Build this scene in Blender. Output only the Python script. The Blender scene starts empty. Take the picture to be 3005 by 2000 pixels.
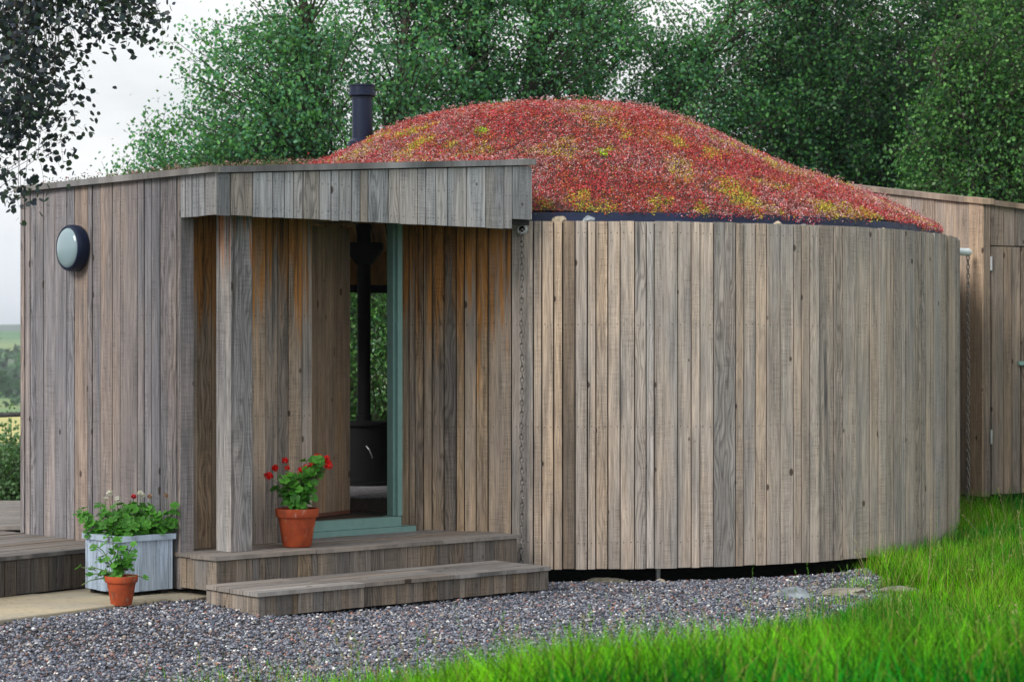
import bpy, bmesh, math, random
import numpy as np
from mathutils import Vector
random.seed(7)
rng = np.random.default_rng(11)
SC = bpy.context.scene
COL = SC.collection
R = math.radians

# ------------------------------------------------------------------ camera
CZ = 1.74                                    # eye height above the gravel
cam = bpy.data.cameras.new("camera"); cam_o = bpy.data.objects.new("camera", cam); COL.objects.link(cam_o)
cam_o.location = (0, 0, CZ); cam_o.rotation_euler = (R(90), 0, 0)
cam.sensor_width = 36; cam.lens = 6500 / 3005 * 36; cam.shift_y = 15 / 3005
cam.clip_start = 0.1; cam.clip_end = 8000
cam.dof.use_dof = True; cam.dof.focus_distance = 16.0; cam.dof.aperture_fstop = 5.0
SC.camera = cam_o
# ------------------------------------------------------------------ sky, sun, exposure
SUN = Vector((-0.52, -0.62, 0.60)).normalized()
el = math.asin(SUN.z); az = math.atan2(SUN.x, SUN.y)
wd = bpy.data.worlds.new("World"); SC.world = wd; wd.use_nodes = True
wt = wd.node_tree; wn = wt.nodes; wn.clear()
def wnode(t, **k):
    n = wn.new(t)
    for a, b in k.items(): setattr(n, a, b)
    return n
sky = wnode('ShaderNodeTexSky', sky_type='NISHITA', sun_disc=False, sun_elevation=el, sun_rotation=az, dust_density=2.0, altitude=200)
tc = wnode('ShaderNodeTexCoord'); mp = wnode('ShaderNodeMapping'); mp.inputs['Scale'].default_value = (1, 1, 2.6)
nz = wnode('ShaderNodeTexNoise'); nz.inputs['Scale'].default_value = 3.2; nz.inputs['Detail'].default_value = 7; nz.inputs['Roughness'].default_value = .55
rp = wnode('ShaderNodeValToRGB'); rp.color_ramp.elements[0].position = .36; rp.color_ramp.elements[0].color = (.72, .72, .72, 1)
rp.color_ramp.elements[1].position = .50; rp.color_ramp.elements[1].color = (1, 1, 1, 1)
nz2 = wnode('ShaderNodeTexNoise'); nz2.inputs['Scale'].default_value = 5; nz2.inputs['Detail'].default_value = 6
cr = wnode('ShaderNodeValToRGB'); cr.color_ramp.elements[0].position = .35; cr.color_ramp.elements[0].color = (9.6, 9.9, 10.3, 1)
cr.color_ramp.elements[1].position = .6; cr.color_ramp.elements[1].color = (11.2, 11.2, 11.2, 1)
mx = wnode('ShaderNodeMix', data_type='RGBA'); bg = wnode('ShaderNodeBackground'); bg.inputs['Strength'].default_value = .10
wo = wnode('ShaderNodeOutputWorld')
L = wt.links.new
L(tc.outputs['Generated'], mp.inputs['Vector']); L(mp.outputs[0], nz.inputs['Vector']); L(mp.outputs[0], nz2.inputs['Vector'])
L(nz.outputs['Fac'], rp.inputs[0]); L(nz2.outputs['Fac'], cr.inputs[0])
L(rp.outputs[0], mx.inputs[0]); L(sky.outputs[0], mx.inputs[6]); L(cr.outputs[0], mx.inputs[7])
L(mx.outputs[2], bg.inputs['Color']); L(bg.outputs[0], wo.inputs[0])
sl = bpy.data.lights.new("sun", 'SUN'); sl.energy = 3.6; sl.angle = R(22); sl.color = (1, .95, .87)
so = bpy.data.objects.new("sun", sl); COL.objects.link(so); so.rotation_euler = SUN.to_track_quat('Z', 'Y').to_euler()
SC.view_settings.view_transform = 'Standard'; SC.view_settings.look = 'None'; SC.view_settings.gamma = 1
SC.view_settings.exposure = 0.0
SC.render.engine = 'CYCLES'; SC.cycles.use_denoising = True
SC.cycles.max_bounces = 10; SC.cycles.diffuse_bounces = 6; SC.cycles.transparent_max_bounces = 8; SC.cycles.volume_bounces = 0

# ------------------------------------------------------------------ helpers: nodes
class NT:
    def __init__(s, name):
        s.m = bpy.data.materials.new(name); s.m.use_nodes = True; s.t = s.m.node_tree; s.t.nodes.clear()
        s.out = s.n('ShaderNodeOutputMaterial'); s.b = s.n('ShaderNodeBsdfPrincipled'); s.l(s.b.outputs[0], s.out.inputs[0])
    def n(s, t, **k):
        n = s.t.nodes.new(t)
        for a, b in k.items(): setattr(n, a, b)
        return n
    def l(s, a, b): s.t.links.new(a, b)
    def put(s, sock, v):
        if isinstance(v, bpy.types.NodeSocket): s.l(v, sock)
        else: sock.default_value = v
    def math(s, op, a, b=0.0, clamp=False):
        n = s.n('ShaderNodeMath', operation=op, use_clamp=clamp); s.put(n.inputs[0], a); s.put(n.inputs[1], b); return n.outputs[0]
    def mix(s, f, a, b, mode='MIX'):
        n = s.n('ShaderNodeMix', data_type='RGBA', blend_type=mode)
        s.put(n.inputs[0], f)
        for i, v in ((6, a), (7, b)):
            if isinstance(v, tuple): v = (*v[:3], 1)
            s.put(n.inputs[i], v)
        return n.outputs[2]
    def ramp(s, f, lo, hi, a=0.0, b=1.0):
        n = s.n('ShaderNodeMapRange'); n.clamp = True; n.interpolation_type = 'SMOOTHSTEP'
        s.put(n.inputs[0], f); n.inputs[1].default_value = lo; n.inputs[2].default_value = hi; n.inputs[3].default_value = a; n.inputs[4].default_value = b
        return n.outputs[0]
    def noise(s, vec, sc=1.0, det=3.0, rough=.5, dist=0.0):
        n = s.n('ShaderNodeTexNoise'); s.put(n.inputs['Vector'], vec); n.inputs['Scale'].default_value = sc
        n.inputs['Detail'].default_value = det; n.inputs['Roughness'].default_value = rough; n.inputs['Distortion'].default_value = dist
        return n.outputs['Fac']
    def vmul(s, vec, v, add=(0, 0, 0)):
        n = s.n('ShaderNodeVectorMath', operation='MULTIPLY_ADD'); s.put(n.inputs[0], vec); n.inputs[1].default_value = v; n.inputs[2].default_value = add
        return n.outputs[0]
    def attr(s, name, what='Vector'):
        n = s.n('ShaderNodeAttribute'); n.attribute_name = name; return n.outputs[what]
    def pos(s): return s.n('ShaderNodeNewGeometry').outputs['Position']
    def bump(s, h, dist=.002, st=1.0):
        n = s.n('ShaderNodeBump'); n.inputs['Distance'].default_value = dist; n.inputs['Strength'].default_value = st
        s.l(h, n.inputs['Height']); s.l(n.outputs[0], s.b.inputs['Normal'])
    def set(s, col=None, rough=None, metal=None, spec=None):
        if col is not None: s.put(s.b.inputs['Base Color'], (*col[:3], 1) if isinstance(col, tuple) else col)
        if rough is not None: s.put(s.b.inputs['Roughness'], rough)
        if metal is not None: s.b.inputs['Metallic'].default_value = metal
        if spec is not None: s.b.inputs['Specular IOR Level'].default_value = spec
        return s.m

def wood(name, grey, brown, fresh=None, bright=1.0, saw=.35, stain=1.0, bumpd=.0018, fr=(1.5, 2.5)):
    """sawn boards: pc = (across, along, seed) in metres, pt = (brightness, warmth, figure)"""
    t = NT(name); pc = t.attr('pc'); pt = t.n('ShaderNodeSeparateXYZ'); t.l(t.attr('pt'), pt.inputs[0])
    sx = t.n('ShaderNodeSeparateXYZ'); t.l(pc, sx.inputs[0])
    fine = t.noise(t.vmul(pc, (260, 5, 41)), 1, 4, .6)
    mid = t.noise(t.vmul(pc, (45, 1.6, 33)), 1, 3, .55)
    low = t.noise(t.vmul(pc, (7, .9, 29)), 1, 3, .5)
    # growth ring figure
    wob = t.noise(t.vmul(pc, (9, 1.5, 17)), 1, 2, .5)
    ph = t.math('ADD', t.math('MULTIPLY', sx.outputs[0], 210), t.math('MULTIPLY', wob, 55))
    rings = t.math('MULTIPLY', t.math('ADD', t.math('SINE', ph), 1), .5)
    rings = t.math('POWER', rings, 2.2)
    # saw marks across the board
    sm = t.noise(t.vmul(pc, (6, 260, 13)), 1, 3, .75)
    smask = t.ramp(t.noise(t.vmul(pc, (12, 1.3, 51)), 1, 1), .45, .6)
    # knots
    vo = t.n('ShaderNodeTexVoronoi'); t.l(t.vmul(pc, (10, 6.5, 23.7)), vo.inputs['Vector']); vo.inputs['Scale'].default_value = 1.0
    kn = t.n('ShaderNodeSeparateColor'); t.l(vo.outputs['Color'], kn.inputs[0])
    rad = t.math('MULTIPLY', t.ramp(kn.outputs[0], .76, 1.0), .19)
    knot = t.ramp(t.math('SUBTRACT', rad, vo.outputs['Distance']), -.04, .04)
    # dark run marks
    st = t.noise(t.vmul(pc, (26, .55, 61)), 1, 4, .6)
    st2 = t.noise(t.vmul(pc, (3, .7, 71)), 1, 2, .5)
    stn = t.math('MULTIPLY', t.ramp(st, .56, .74), t.ramp(st2, .42, .62))
    speck = t.ramp(t.noise(t.vmul(pc, (70, 22, 19)), 1, 2, .5), .64, .76)
    warm = t.math('ADD', pt.outputs[1], t.math('MULTIPLY', t.math('SUBTRACT', low, .5), 1.5), True)
    col = t.mix(warm, grey, brown)
    if fresh:
        z = t.n('ShaderNodeSeparateXYZ'); t.l(t.pos(), z.inputs[0])
        edge = t.math('ADD', z.outputs[2], t.math('MULTIPLY', t.math('SUBTRACT', mid, .5), 2.6))
        edge = t.math('ADD', edge, t.math('MULTIPLY', t.math('SUBTRACT', low, .5), 1.2))
        edge = t.math('ADD', edge, t.math('MULTIPLY', t.math('SUBTRACT', pt.outputs[1], .5), .55))
        ff = t.ramp(edge, fr[0], fr[1], 0, .97)
        col = t.mix(ff, col, fresh)
        col = t.mix(t.math('MULTIPLY', t.ramp(st, .50, .62), t.ramp(z.outputs[2], .9, 2.3, .0, .6)), col, (.022, .014, .010))
    br = t.math('MULTIPLY', pt.outputs[0], bright)
    br = t.math('MULTIPLY', br, t.ramp(fine, .28, .72, .66, 1.26))
    br = t.math('MULTIPLY', br, t.ramp(mid, .25, .75, .75, 1.2))
    br = t.math('MULTIPLY', br, t.ramp(low, .3, .7, .84, 1.13))
    fig = t.math('MULTIPLY', t.math('MULTIPLY', rings, pt.outputs[2]), .42)
    br = t.math('MULTIPLY', br, t.math('SUBTRACT', 1.0, fig))
    sw = t.math('MULTIPLY', t.math('MULTIPLY', t.ramp(sm, .36, .56, 1, 0), smask), saw)
    br = t.math('MULTIPLY', br, t.math('SUBTRACT', 1.0, sw))
    v = t.n('ShaderNodeVectorMath', operation='SCALE'); t.l(col, v.inputs[0]); t.l(br, v.inputs[3])
    col = t.mix(t.math('MULTIPLY', stn, .62 * stain), v.outputs[0], (.030, .034, .042))
    col = t.mix(t.math('MULTIPLY', knot, .85), col, (.035, .022, .016))
    col = t.mix(t.math('MULTIPLY', speck, .35), col, (.06, .055, .055))
    t.bump(t.math('ADD', t.math('ADD', t.math('MULTIPLY', fine, .5), t.math('MULTIPLY', sm, .35)), t.math('MULTIPLY', rings, -.25)), bumpd, .8)
    return t.set(col, .82, spec=.25)

def plain(name, col, rough=.6, metal=0, spec=.5, var=.15, scale=12, bump=0.0, stretch=(1, 1, 1)):
    t = NT(name); o = t.n('ShaderNodeTexCoord').outputs['Object']
    n1 = t.noise(t.vmul(o, stretch), scale, 5, .6); n2 = t.noise(t.vmul(o, stretch), scale * .23, 3, .5)
    f = t.math('MULTIPLY', t.ramp(n1, .25, .75, 1 - var, 1 + var), t.ramp(n2, .3, .7, 1 - var * .7, 1 + var * .7))
    v = t.n('ShaderNodeVectorMath', operation='SCALE'); v.inputs[0].default_value = col; t.l(f, v.inputs[3])
    if bump: t.bump(n1, bump, .8)
    return t.set(v.outputs[0], rough, metal, spec)

def attrmat(name, rough=.5, trans=0.0, spec=.4, gain=1.0, bump=0.0):
    t = NT(name); c = t.attr('lc', 'Color')
    if gain != 1.0: c = t.mix(1.0, c, (gain, gain, gain), 'MULTIPLY')
    if bump:
        t.bump(t.noise(t.pos(), 90, 4, .6), bump, .7)
    t.set(c, rough, spec=spec)
    if trans:
        tr = t.n('ShaderNodeBsdfTranslucent'); t.l(t.mix(1.0, c, (1.5, 1.7, .7), 'MULTIPLY'), tr.inputs[0])
        ms = t.n('ShaderNodeMixShader'); ms.inputs[0].default_value = trans
        t.l(t.b.outputs[0], ms.inputs[1]); t.l(tr.outputs[0], ms.inputs[2]); t.l(ms.outputs[0], t.out.inputs[0])
    return t.m

M = {}
M['wood'] = wood('weathered_boards', (.265, .26, .285), (.30, .235, .20), bright=.95)
M['drum'] = wood('weathered_larch', (.365, .345, .335), (.43, .33, .25), bright=1.02, stain=1.4)
M['fresh'] = wood('sheltered_boards', (.36, .33, .315), (.44, .32, .215), fresh=(.42, .18, .045), stain=1.2, fr=(1.75, 2.6))
M['fascia'] = wood('fascia_boards', (.37, .38, .405), (.37, .32, .275), stain=1.3, bright=1.08)
M['deck'] = wood('deck_boards', (.25, .24, .235), (.24, .19, .15), bright=.95)
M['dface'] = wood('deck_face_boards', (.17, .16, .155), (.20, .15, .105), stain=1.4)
M['shed'] = wood('shed_boards', (.31, .28, .265), (.38, .28, .205))
M['grnboard'] = wood('leaf_boards', (.25, .19, .145), (.26, .16, .09), saw=.2, stain=.5)
M['pine'] = wood('pine_ceiling', (.80, .58, .25), (.80, .54, .20), saw=.05, stain=.1)
M['ifloor'] = wood('dark_floor_boards', (.05, .035, .028), (.06, .035, .024), saw=.05)
M['paintbox'] = wood('blue_grey_painted_boards', (.42, .52, .66), (.39, .47, .58), saw=.12, stain=.35, bright=1.0)
M['membrane'] = plain('black_membrane', (.012, .012, .013), .9)
M['under'] = plain('underfloor', (.02, .018, .016), .95)
M['soffit'] = plain('stained_soffit', (.10, .035, .018), .7, stretch=(30, 2, 1))
M['green'] = plain('sage_green_paint', (.17, .31, .29), .42, var=.06, scale=20)
M['black'] = plain('black_metal', (.006, .006, .007), .6, var=.1, spec=.15)
M['flue'] = plain('dark_blue_enamel', (.004, .010, .034), .42, spec=.3, var=.10)
M['bluemet'] = plain('dark_blue_edge', (.006, .016, .06), .45, var=.2)
M['terra'] = plain('terracotta', (.38, .075, .025), .7, var=.25, scale=9, bump=.0006)
t = NT('terracotta_limed'); o_ = t.n('ShaderNodeTexCoord').outputs['Object']
c_ = t.mix(t.ramp(t.noise(o_, 11, 5, .6), .35, .65), (.40, .075, .025), (.29, .052, .020))
c_ = t.mix(t.ramp(t.noise(t.vmul(o_, (1, 1, .4)), 26, 5, .65), .56, .74, 0, .55), c_, (.46, .30, .22)); c_ = t.mix(t.ramp(t.noise(o_, 7, 4, .6), .58, .7, 0, .6), c_, (.09, .04, .025))
t.bump(t.noise(o_, 60, 4, .6), .0008); M['terra'] = t.set(c_, .8, spec=.25)
M['soil'] = plain('potting_soil', (.03, .02, .014), 1, var=.5, scale=60, bump=.006)
M['steel'] = plain('galvanised_steel', (.45, .46, .48), .42, .85, var=.15, scale=40)
M['chain'] = plain('weathered_chain', (.23, .22, .21), .5, .75, var=.3, scale=60)
M['nail'] = plain('nail_heads', (.05, .05, .055), .5, .6)
M['pipe'] = plain('pale_pipe', (.50, .58, .62), .4)
M['rope'] = plain('tarred_rope', (.045, .045, .048), .9, var=.3, scale=60, bump=.004)
M['bark'] = plain('bark', (.052, .042, .034), .95, var=.4, scale=9, bump=.02, stretch=(1, 1, .35))
M['palebark'] = plain('birch_bark', (.20, .17, .15), .85, var=.5, scale=5, bump=.01, stretch=(1, 1, 2.5))
M['rock'] = plain('lichened_rock', (.22, .20, .175), .9, var=.35, scale=14, bump=.012)
M['darkrock'] = plain('mossy_rock', (.07, .065, .05), .95, var=.5, scale=18, bump=.015)
M['greyrock'] = plain('grey_rock', (.19, .22, .25), .85, var=.3, scale=14, bump=.01)
M['hearth'] = plain('speckled_hearth', (.20, .20, .22), .8, var=.8, scale=80)
M['leaf'] = attrmat('tree_leaves', .42, .32, .30)
M['grass'] = attrmat('grass_blades', .55, .38, .12)
M['stone'] = attrmat('gravel_stones', .75, 0, .3, bump=.002)
M['sedum'] = attrmat('sedum_leaves', .5, .12, .35)
M['ger'] = attrmat('geranium_leaves', .5, .25, .35)
M['petal'] = attrmat('petals', .5, .2, .3)
# paving
t = NT('pale_paving'); p = t.pos()
a = t.noise(p, 2.2, 6, .6); b = t.noise(p, 22, 4, .6); c = t.noise(p, 90, 3, .6)
col = t.mix(t.ramp(a, .35, .65), (.43, .37, .26), (.34, .31, .25))
col = t.mix(t.ramp(b, .52, .75, 0, .55), col, (.16, .15, .11)); col = t.mix(t.ramp(c, .6, .75, 0, .5), col, (.12, .11, .09))
t.bump(t.math('ADD', b, c), .002); M['paving'] = t.set(col, .9, spec=.2)
# lens
t = NT('opal_lens'); M['lens'] = t.set((.22, .31, .35), .15, spec=.5)
# glass
t = NT('window_glass'); tr = t.n('ShaderNodeBsdfTransparent'); gl = t.n('ShaderNodeBsdfGlossy'); gl.inputs['Roughness'].default_value = .02
fr = t.n('ShaderNodeFresnel'); fr.inputs[0].default_value = 1.45; ms = t.n('ShaderNodeMixShader')
t.l(fr.outputs[0], ms.inputs[0]); t.l(tr.outputs[0], ms.inputs[1]); t.l(gl.outputs[0], ms.inputs[2]); t.l(ms.outputs[0], t.out.inputs[0]); M['glass'] = t.m

# ------------------------------------------------------------------ helpers: objects
def tag(o, label=None, cat=None, group=None, kind=None):
    if label: o['label'] = label
    if cat: o['category'] = cat
    if group: o['group'] = group
    if kind: o['kind'] = kind
    return o
def empty(name, loc, label, cat, group=None):
    o = bpy.data.objects.new(name, None); COL.objects.link(o); o.location = loc; o.empty_display_size = .1
    bpy.context.view_layer.update()
    return tag(o, label, cat, group)
def place(o, parent):
    if parent:
        o.parent = parent
        # all meshes are written in world coordinates; undo the parent's offset
        w = parent
        off = Vector((0, 0, 0))
        while w: off += w.location; w = w.parent
        o.location = -off
def link(me, name, mats, parent=None, smooth=False):
    for m in mats: me.materials.append(m)
    o = bpy.data.objects.new(name, me); COL.objects.link(o)
    if smooth: me.shade_smooth()
    place(o, parent); return o
def recentre(o, c):
    """move the mesh so that its own origin sits at c (world)"""
    me = o.data; a = np.empty(len(me.vertices) * 3, np.float32); me.vertices.foreach_get('co', a)
    a = a.reshape(-1, 3) - np.array(c, np.float32); me.vertices.foreach_set('co', a.ravel()); o.location = Vector(o.location) + Vector(c); return o

class MB:
    def __init__(s): s.v = []; s.f = []; s.mi = []; s.pc = []; s.pt = []
    def hexa(s, pts, st, tone, rnd, mat=0):
        b = len(s.v); s.v += [tuple(p) for p in pts]
        s.pc += [(q[0], q[1], rnd) for q in st]; s.pt += [tone] * 8
        s.f += [(b, b+3, b+2, b+1), (b+4, b+5, b+6, b+7), (b, b+1, b+5, b+4), (b+1, b+2, b+6, b+5), (b+2, b+3, b+7, b+6), (b+3, b, b+4, b+7)]
        s.mi += [mat] * 6
    def plank(s, a, b, zb, zt, n, th, tone, mat=0, off=0.0):
        """upright board from plan point a to b; zb/zt bottom and top (pair or scalar); n outward normal"""
        zb = zb if isinstance(zb, tuple) else (zb, zb); zt = zt if isinstance(zt, tuple) else (zt, zt)
        w = math.hypot(b[0]-a[0], b[1]-a[1]); o = (n[0]*off, n[1]*off); i = (n[0]*(off-th), n[1]*(off-th))
        P = [(a[0]+o[0], a[1]+o[1], zb[0]), (b[0]+o[0], b[1]+o[1], zb[1]), (b[0]+i[0], b[1]+i[1], zb[1]), (a[0]+i[0], a[1]+i[1], zb[0]),
             (a[0]+o[0], a[1]+o[1], zt[0]), (b[0]+o[0], b[1]+o[1], zt[1]), (b[0]+i[0], b[1]+i[1], zt[1]), (a[0]+i[0], a[1]+i[1], zt[0])]
        S = [(0, zb[0]), (w, zb[1]), (w+th, zb[1]), (-th, zb[0]), (0, zt[0]), (w, zt[1]), (w+th, zt[1]), (-th, zt[0])]
        s.hexa(P, S, tone, random.random() * 7, mat)
    def flat(s, q, z, th, tone, mat=0, along=None):
        """lying board: q = 4 plan points (a,b,c,d) with a->b the long way; z scalar or 4"""
        z = z if isinstance(z, (tuple, list)) else (z,)*4
        ln = math.dist(q[0][:2], q[1][:2]); w = math.dist(q[1][:2], q[2][:2])
        P = [(q[k][0], q[k][1], z[k]-th) for k in range(4)] + [(q[k][0], q[k][1], z[k]) for k in range(4)]
        S = [(0, 0), (0, ln), (w, ln), (w, 0)]; s.hexa(P, S + S, tone, random.random() * 7, mat)
    def box(s, c, sz, mat=0, ux=(1, 0), tone=(1, .5, 0)):
        vx = (-ux[1], ux[0]); h = [k/2 for k in sz]; P = []
        for z in (-h[2], h[2]):
            for (i, j) in ((-1, -1), (1, -1), (1, 1), (-1, 1)):
                P.append((c[0]+ux[0]*i*h[0]+vx[0]*j*h[1], c[1]+ux[1]*i*h[0]+vx[1]*j*h[1], c[2]+z))
        S = [(0, 0), (sz[0], 0), (sz[0]+sz[1], 0), (-sz[1], 0)]; S2 = [(q[0], sz[2]) for q in S]
        s.hexa(P, S + S2, tone, random.random()*7, mat)
    def raw(s, V, F, mat=0, tone=(1, .5, 0)):
        b = len(s.v); s.v += [tuple(p) for p in V]; s.pc += [(p[0], p[2], 0) for p in V]; s.pt += [tone]*len(V)
        s.f += [tuple(i+b for i in f) for f in F]; s.mi += [mat]*len(F)
    def tube(s, pts, rad, n=8, mat=0, cap=True):
        pts = [Vector(p) for p in pts]; rad = rad if isinstance(rad, (list, tuple)) else [rad]*len(pts); V = []; F = []
        for i, p in enumerate(pts):
            d = (pts[min(i+1, len(pts)-1)] - pts[max(i-1, 0)]).normalized()
            a = d.cross(Vector((0, 0, 1)) if abs(d.z) < .95 else Vector((1, 0, 0))).normalized(); b = d.cross(a)
            for k in range(n):
                an = 2*math.pi*k/n; V.append(p + a*math.cos(an)*rad[i] + b*math.sin(an)*rad[i])
        for i in range(len(pts)-1):
            for k in range(n):
                k2 = (k+1) % n; F.append((i*n+k, i*n+k2, (i+1)*n+k2, (i+1)*n+k))
        if cap: F.append(tuple(range(n))[::-1]); F.append(tuple((len(pts)-1)*n+k for k in range(n)))
        s.raw(V, F, mat)
    def lathe(s, c, prof, n=40, mat=0, axis=None):
        """prof = list of (r, z); axis: outward unit vector for a sideways lathe"""
        V = []; F = []
        ax = Vector(axis) if axis else Vector((0, 0, 1))
        a = ax.cross(Vector((0, 0, 1))).normalized() if axis else Vector((1, 0, 0)); b = ax.cross(a)
        for r, z in prof:
            for k in range(n):
                an = 2*math.pi*k/n; V.append(Vector(c) + a*math.cos(an)*r + b*math.sin(an)*r + ax*z)
        for i in range(len(prof)-1):
            for k in range(n):
                k2 = (k+1) % n; F.append((i*n+k, i*n+k2, (i+1)*n+k2, (i+1)*n+k))
        s.raw(V, F, mat)
    def disc(s, c, n, r, k=6, mat=0):
        n = Vector(n).normalized(); a = n.cross(Vector((0, 0, 1))).normalized(); b = n.cross(a)
        s.raw([Vector(c) + a*math.cos(2*math.pi*i/k)*r + b*math.sin(2*math.pi*i/k)*r for i in range(k)], [tuple(range(k))], mat)
    def build(s, name, mats, parent=None, smooth=False):
        me = bpy.data.meshes.new(name); me.from_pydata(s.v, [], s.f); me.polygons.foreach_set('material_index', s.mi)
        for nm, d in (('pc', s.pc), ('pt', s.pt)):
            at = me.attributes.new(nm, 'FLOAT_VECTOR', 'POINT'); at.data.foreach_set('vector', np.array(d, np.float32).ravel())
        me.update()
        if not isinstance(mats, (list, tuple)): mats = [mats]
        o = link(me, name, mats, parent)
        if smooth:
            me.shade_smooth(); 
            bm = bmesh.new(); bm.from_mesh(me)
            for e in bm.edges:
                if len(e.link_faces) == 2 and e.calc_face_angle(0) > R(35): e.smooth = False
            bmesh.ops.recalc_face_normals(bm, faces=bm.faces)
            bm.to_mesh(me); bm.free()
        return o

def np_mesh(name, V, F, mat, col=None, parent=None, smooth=False):
    """V (n,3), F (m,k) fixed-size polygons, col (n,3) point colours"""
    me = bpy.data.meshes.new(name); V = np.asarray(V, np.float32); F = np.asarray(F, np.int32); k = F.shape[1]
    me.vertices.add(len(V)); me.vertices.foreach_set('co', V.ravel()); me.loops.add(F.size); me.loops.foreach_set('vertex_index', F.ravel())
    me.polygons.add(len(F)); me.polygons.foreach_set('loop_start', np.arange(0, F.size, k, dtype=np.int32))
    try: me.polygons.foreach_set('loop_total', np.full(len(F), k, np.int32))
    except Exception: pass
    me.update(calc_edges=True)
    if col is not None:
        c = np.ones((len(V), 4), np.float32); c[:, :3] = col
        at = me.attributes.new('lc', 'FLOAT_COLOR', 'POINT'); at.data.foreach_set('color', c.ravel())
    return link(me, name, [mat], parent, smooth)

def unit(a): return a / (np.linalg.norm(a, axis=-1, keepdims=True) + 1e-9)
def vnoise(p, seed=0):
    """smooth value noise on (n,3)"""
    p = np.asarray(p, np.float64); i = np.floor(p).astype(np.int64); f = p - i; f = f*f*(3-2*f); out = 0
    for dx in (0, 1):
        for dy in (0, 1):
            for dz in (0, 1):
                h = ((i[:, 0]+dx)*374761393 + (i[:, 1]+dy)*668265263 + (i[:, 2]+dz)*2147483647 + seed*974711) & 0xffffffff
                h = ((h ^ (h >> 13)) * 1274126177) & 0xffffffff; h = (h ^ (h >> 16)) & 0xffff
                w = (f[:, 0] if dx else 1-f[:, 0]) * (f[:, 1] if dy else 1-f[:, 1]) * (f[:, 2] if dz else 1-f[:, 2])
                out = out + w * h / 65535.0
    return out
def leaves(c, d, n, ln, wd, col, fold=0.0):
    """pointed oval leaves: c centres, d long direction, n normal; returns V, F, C"""
    N = len(c); s = np.cross(d, n); s = unit(s); ln = np.asarray(ln)[:, None]; wd = np.asarray(wd)[:, None]
    V = np.empty((N, 4, 3)); V[:, 0] = c - d*ln*.5; V[:, 1] = c + s*wd*.5 + n*fold*wd; V[:, 2] = c + d*ln*.5; V[:, 3] = c - s*wd*.5 + n*fold*wd
    F = np.arange(N*4).reshape(N, 4); C = np.repeat(col, 4, axis=0)
    return V.reshape(-1, 3), F, C
def oval(c, d, n, ln, wd, col, fold=0.0):
    N = len(c); s = unit(np.cross(d, n)); ln = np.asarray(ln)[:, None]; wd = np.asarray(wd)[:, None]; V = np.empty((N, 6, 3))
    for k, (a, b) in enumerate(((-.5, 0), (-.22, .5), (.18, .42), (.5, 0), (.18, -.42), (-.22, -.5))): V[:, k] = c + d*ln*a + s*wd*b + n*fold*wd*abs(b)
    return V.reshape(-1, 3), np.arange(N*6).reshape(N, 6), np.repeat(col, 6, axis=0)
def join(parts):
    V = []; F = []; C = []; o = 0
    for v, f, c in parts: V.append(v); F.append(f + o); C.append(c); o += len(v)
    return np.concatenate(V), np.concatenate(F), np.concatenate(C)
def pick(n, cols, w):
    cols = np.array(cols); k = rng.choice(len(cols), n, p=np.array(w)/sum(w)); return cols[k]

# ------------------------------------------------------------------ plan of the building
AX, AY = -1.93, 14.47                       # front corner of porch
U = (.748, .664); V_ = (-.664, .748)        # u along the porch front, v along the side wall
def P2(u, v): return (AX + u*U[0] + v*V_[0], AY + u*U[1] + v*V_[1])
def P3(u, v, z): return (*P2(u, v), z)
NF = (V_[0]*-1, V_[1]*-1)                   # porch front outward
NS = (-U[0], -U[1])                         # side wall outward
def u_at(px, v=0.0):
    k = (px-1502.5)/6500; x0, y0 = P2(0, v); return (k*y0 - x0)/(U[0] - k*U[1])
def v_at(px, u=0.0):
    k = (px-1502.5)/6500; x0, y0 = P2(u, 0); return (k*y0 - x0)/(V_[0] - k*V_[1])
CX, CY, RD = .40, 20.0, 3.57                # drum
Z_DB, Z_DT = .087, 2.668
Z_DK = .364; Z_ST = .19; Z_FB = 2.597; Z_RT = 2.913
def th_at(px):
    k = (px-1502.5)/6500; a = 1+k*k; b = -2*(k*CX + CY); c = CX*CX+CY*CY-RD*RD
    y = (-b - math.sqrt(b*b-4*a*c))/(2*a); return math.atan2(y-CY, k*y-CX)
def DR(th, r=RD): return (CX + r*math.cos(th), CY + r*math.sin(th))

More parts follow.
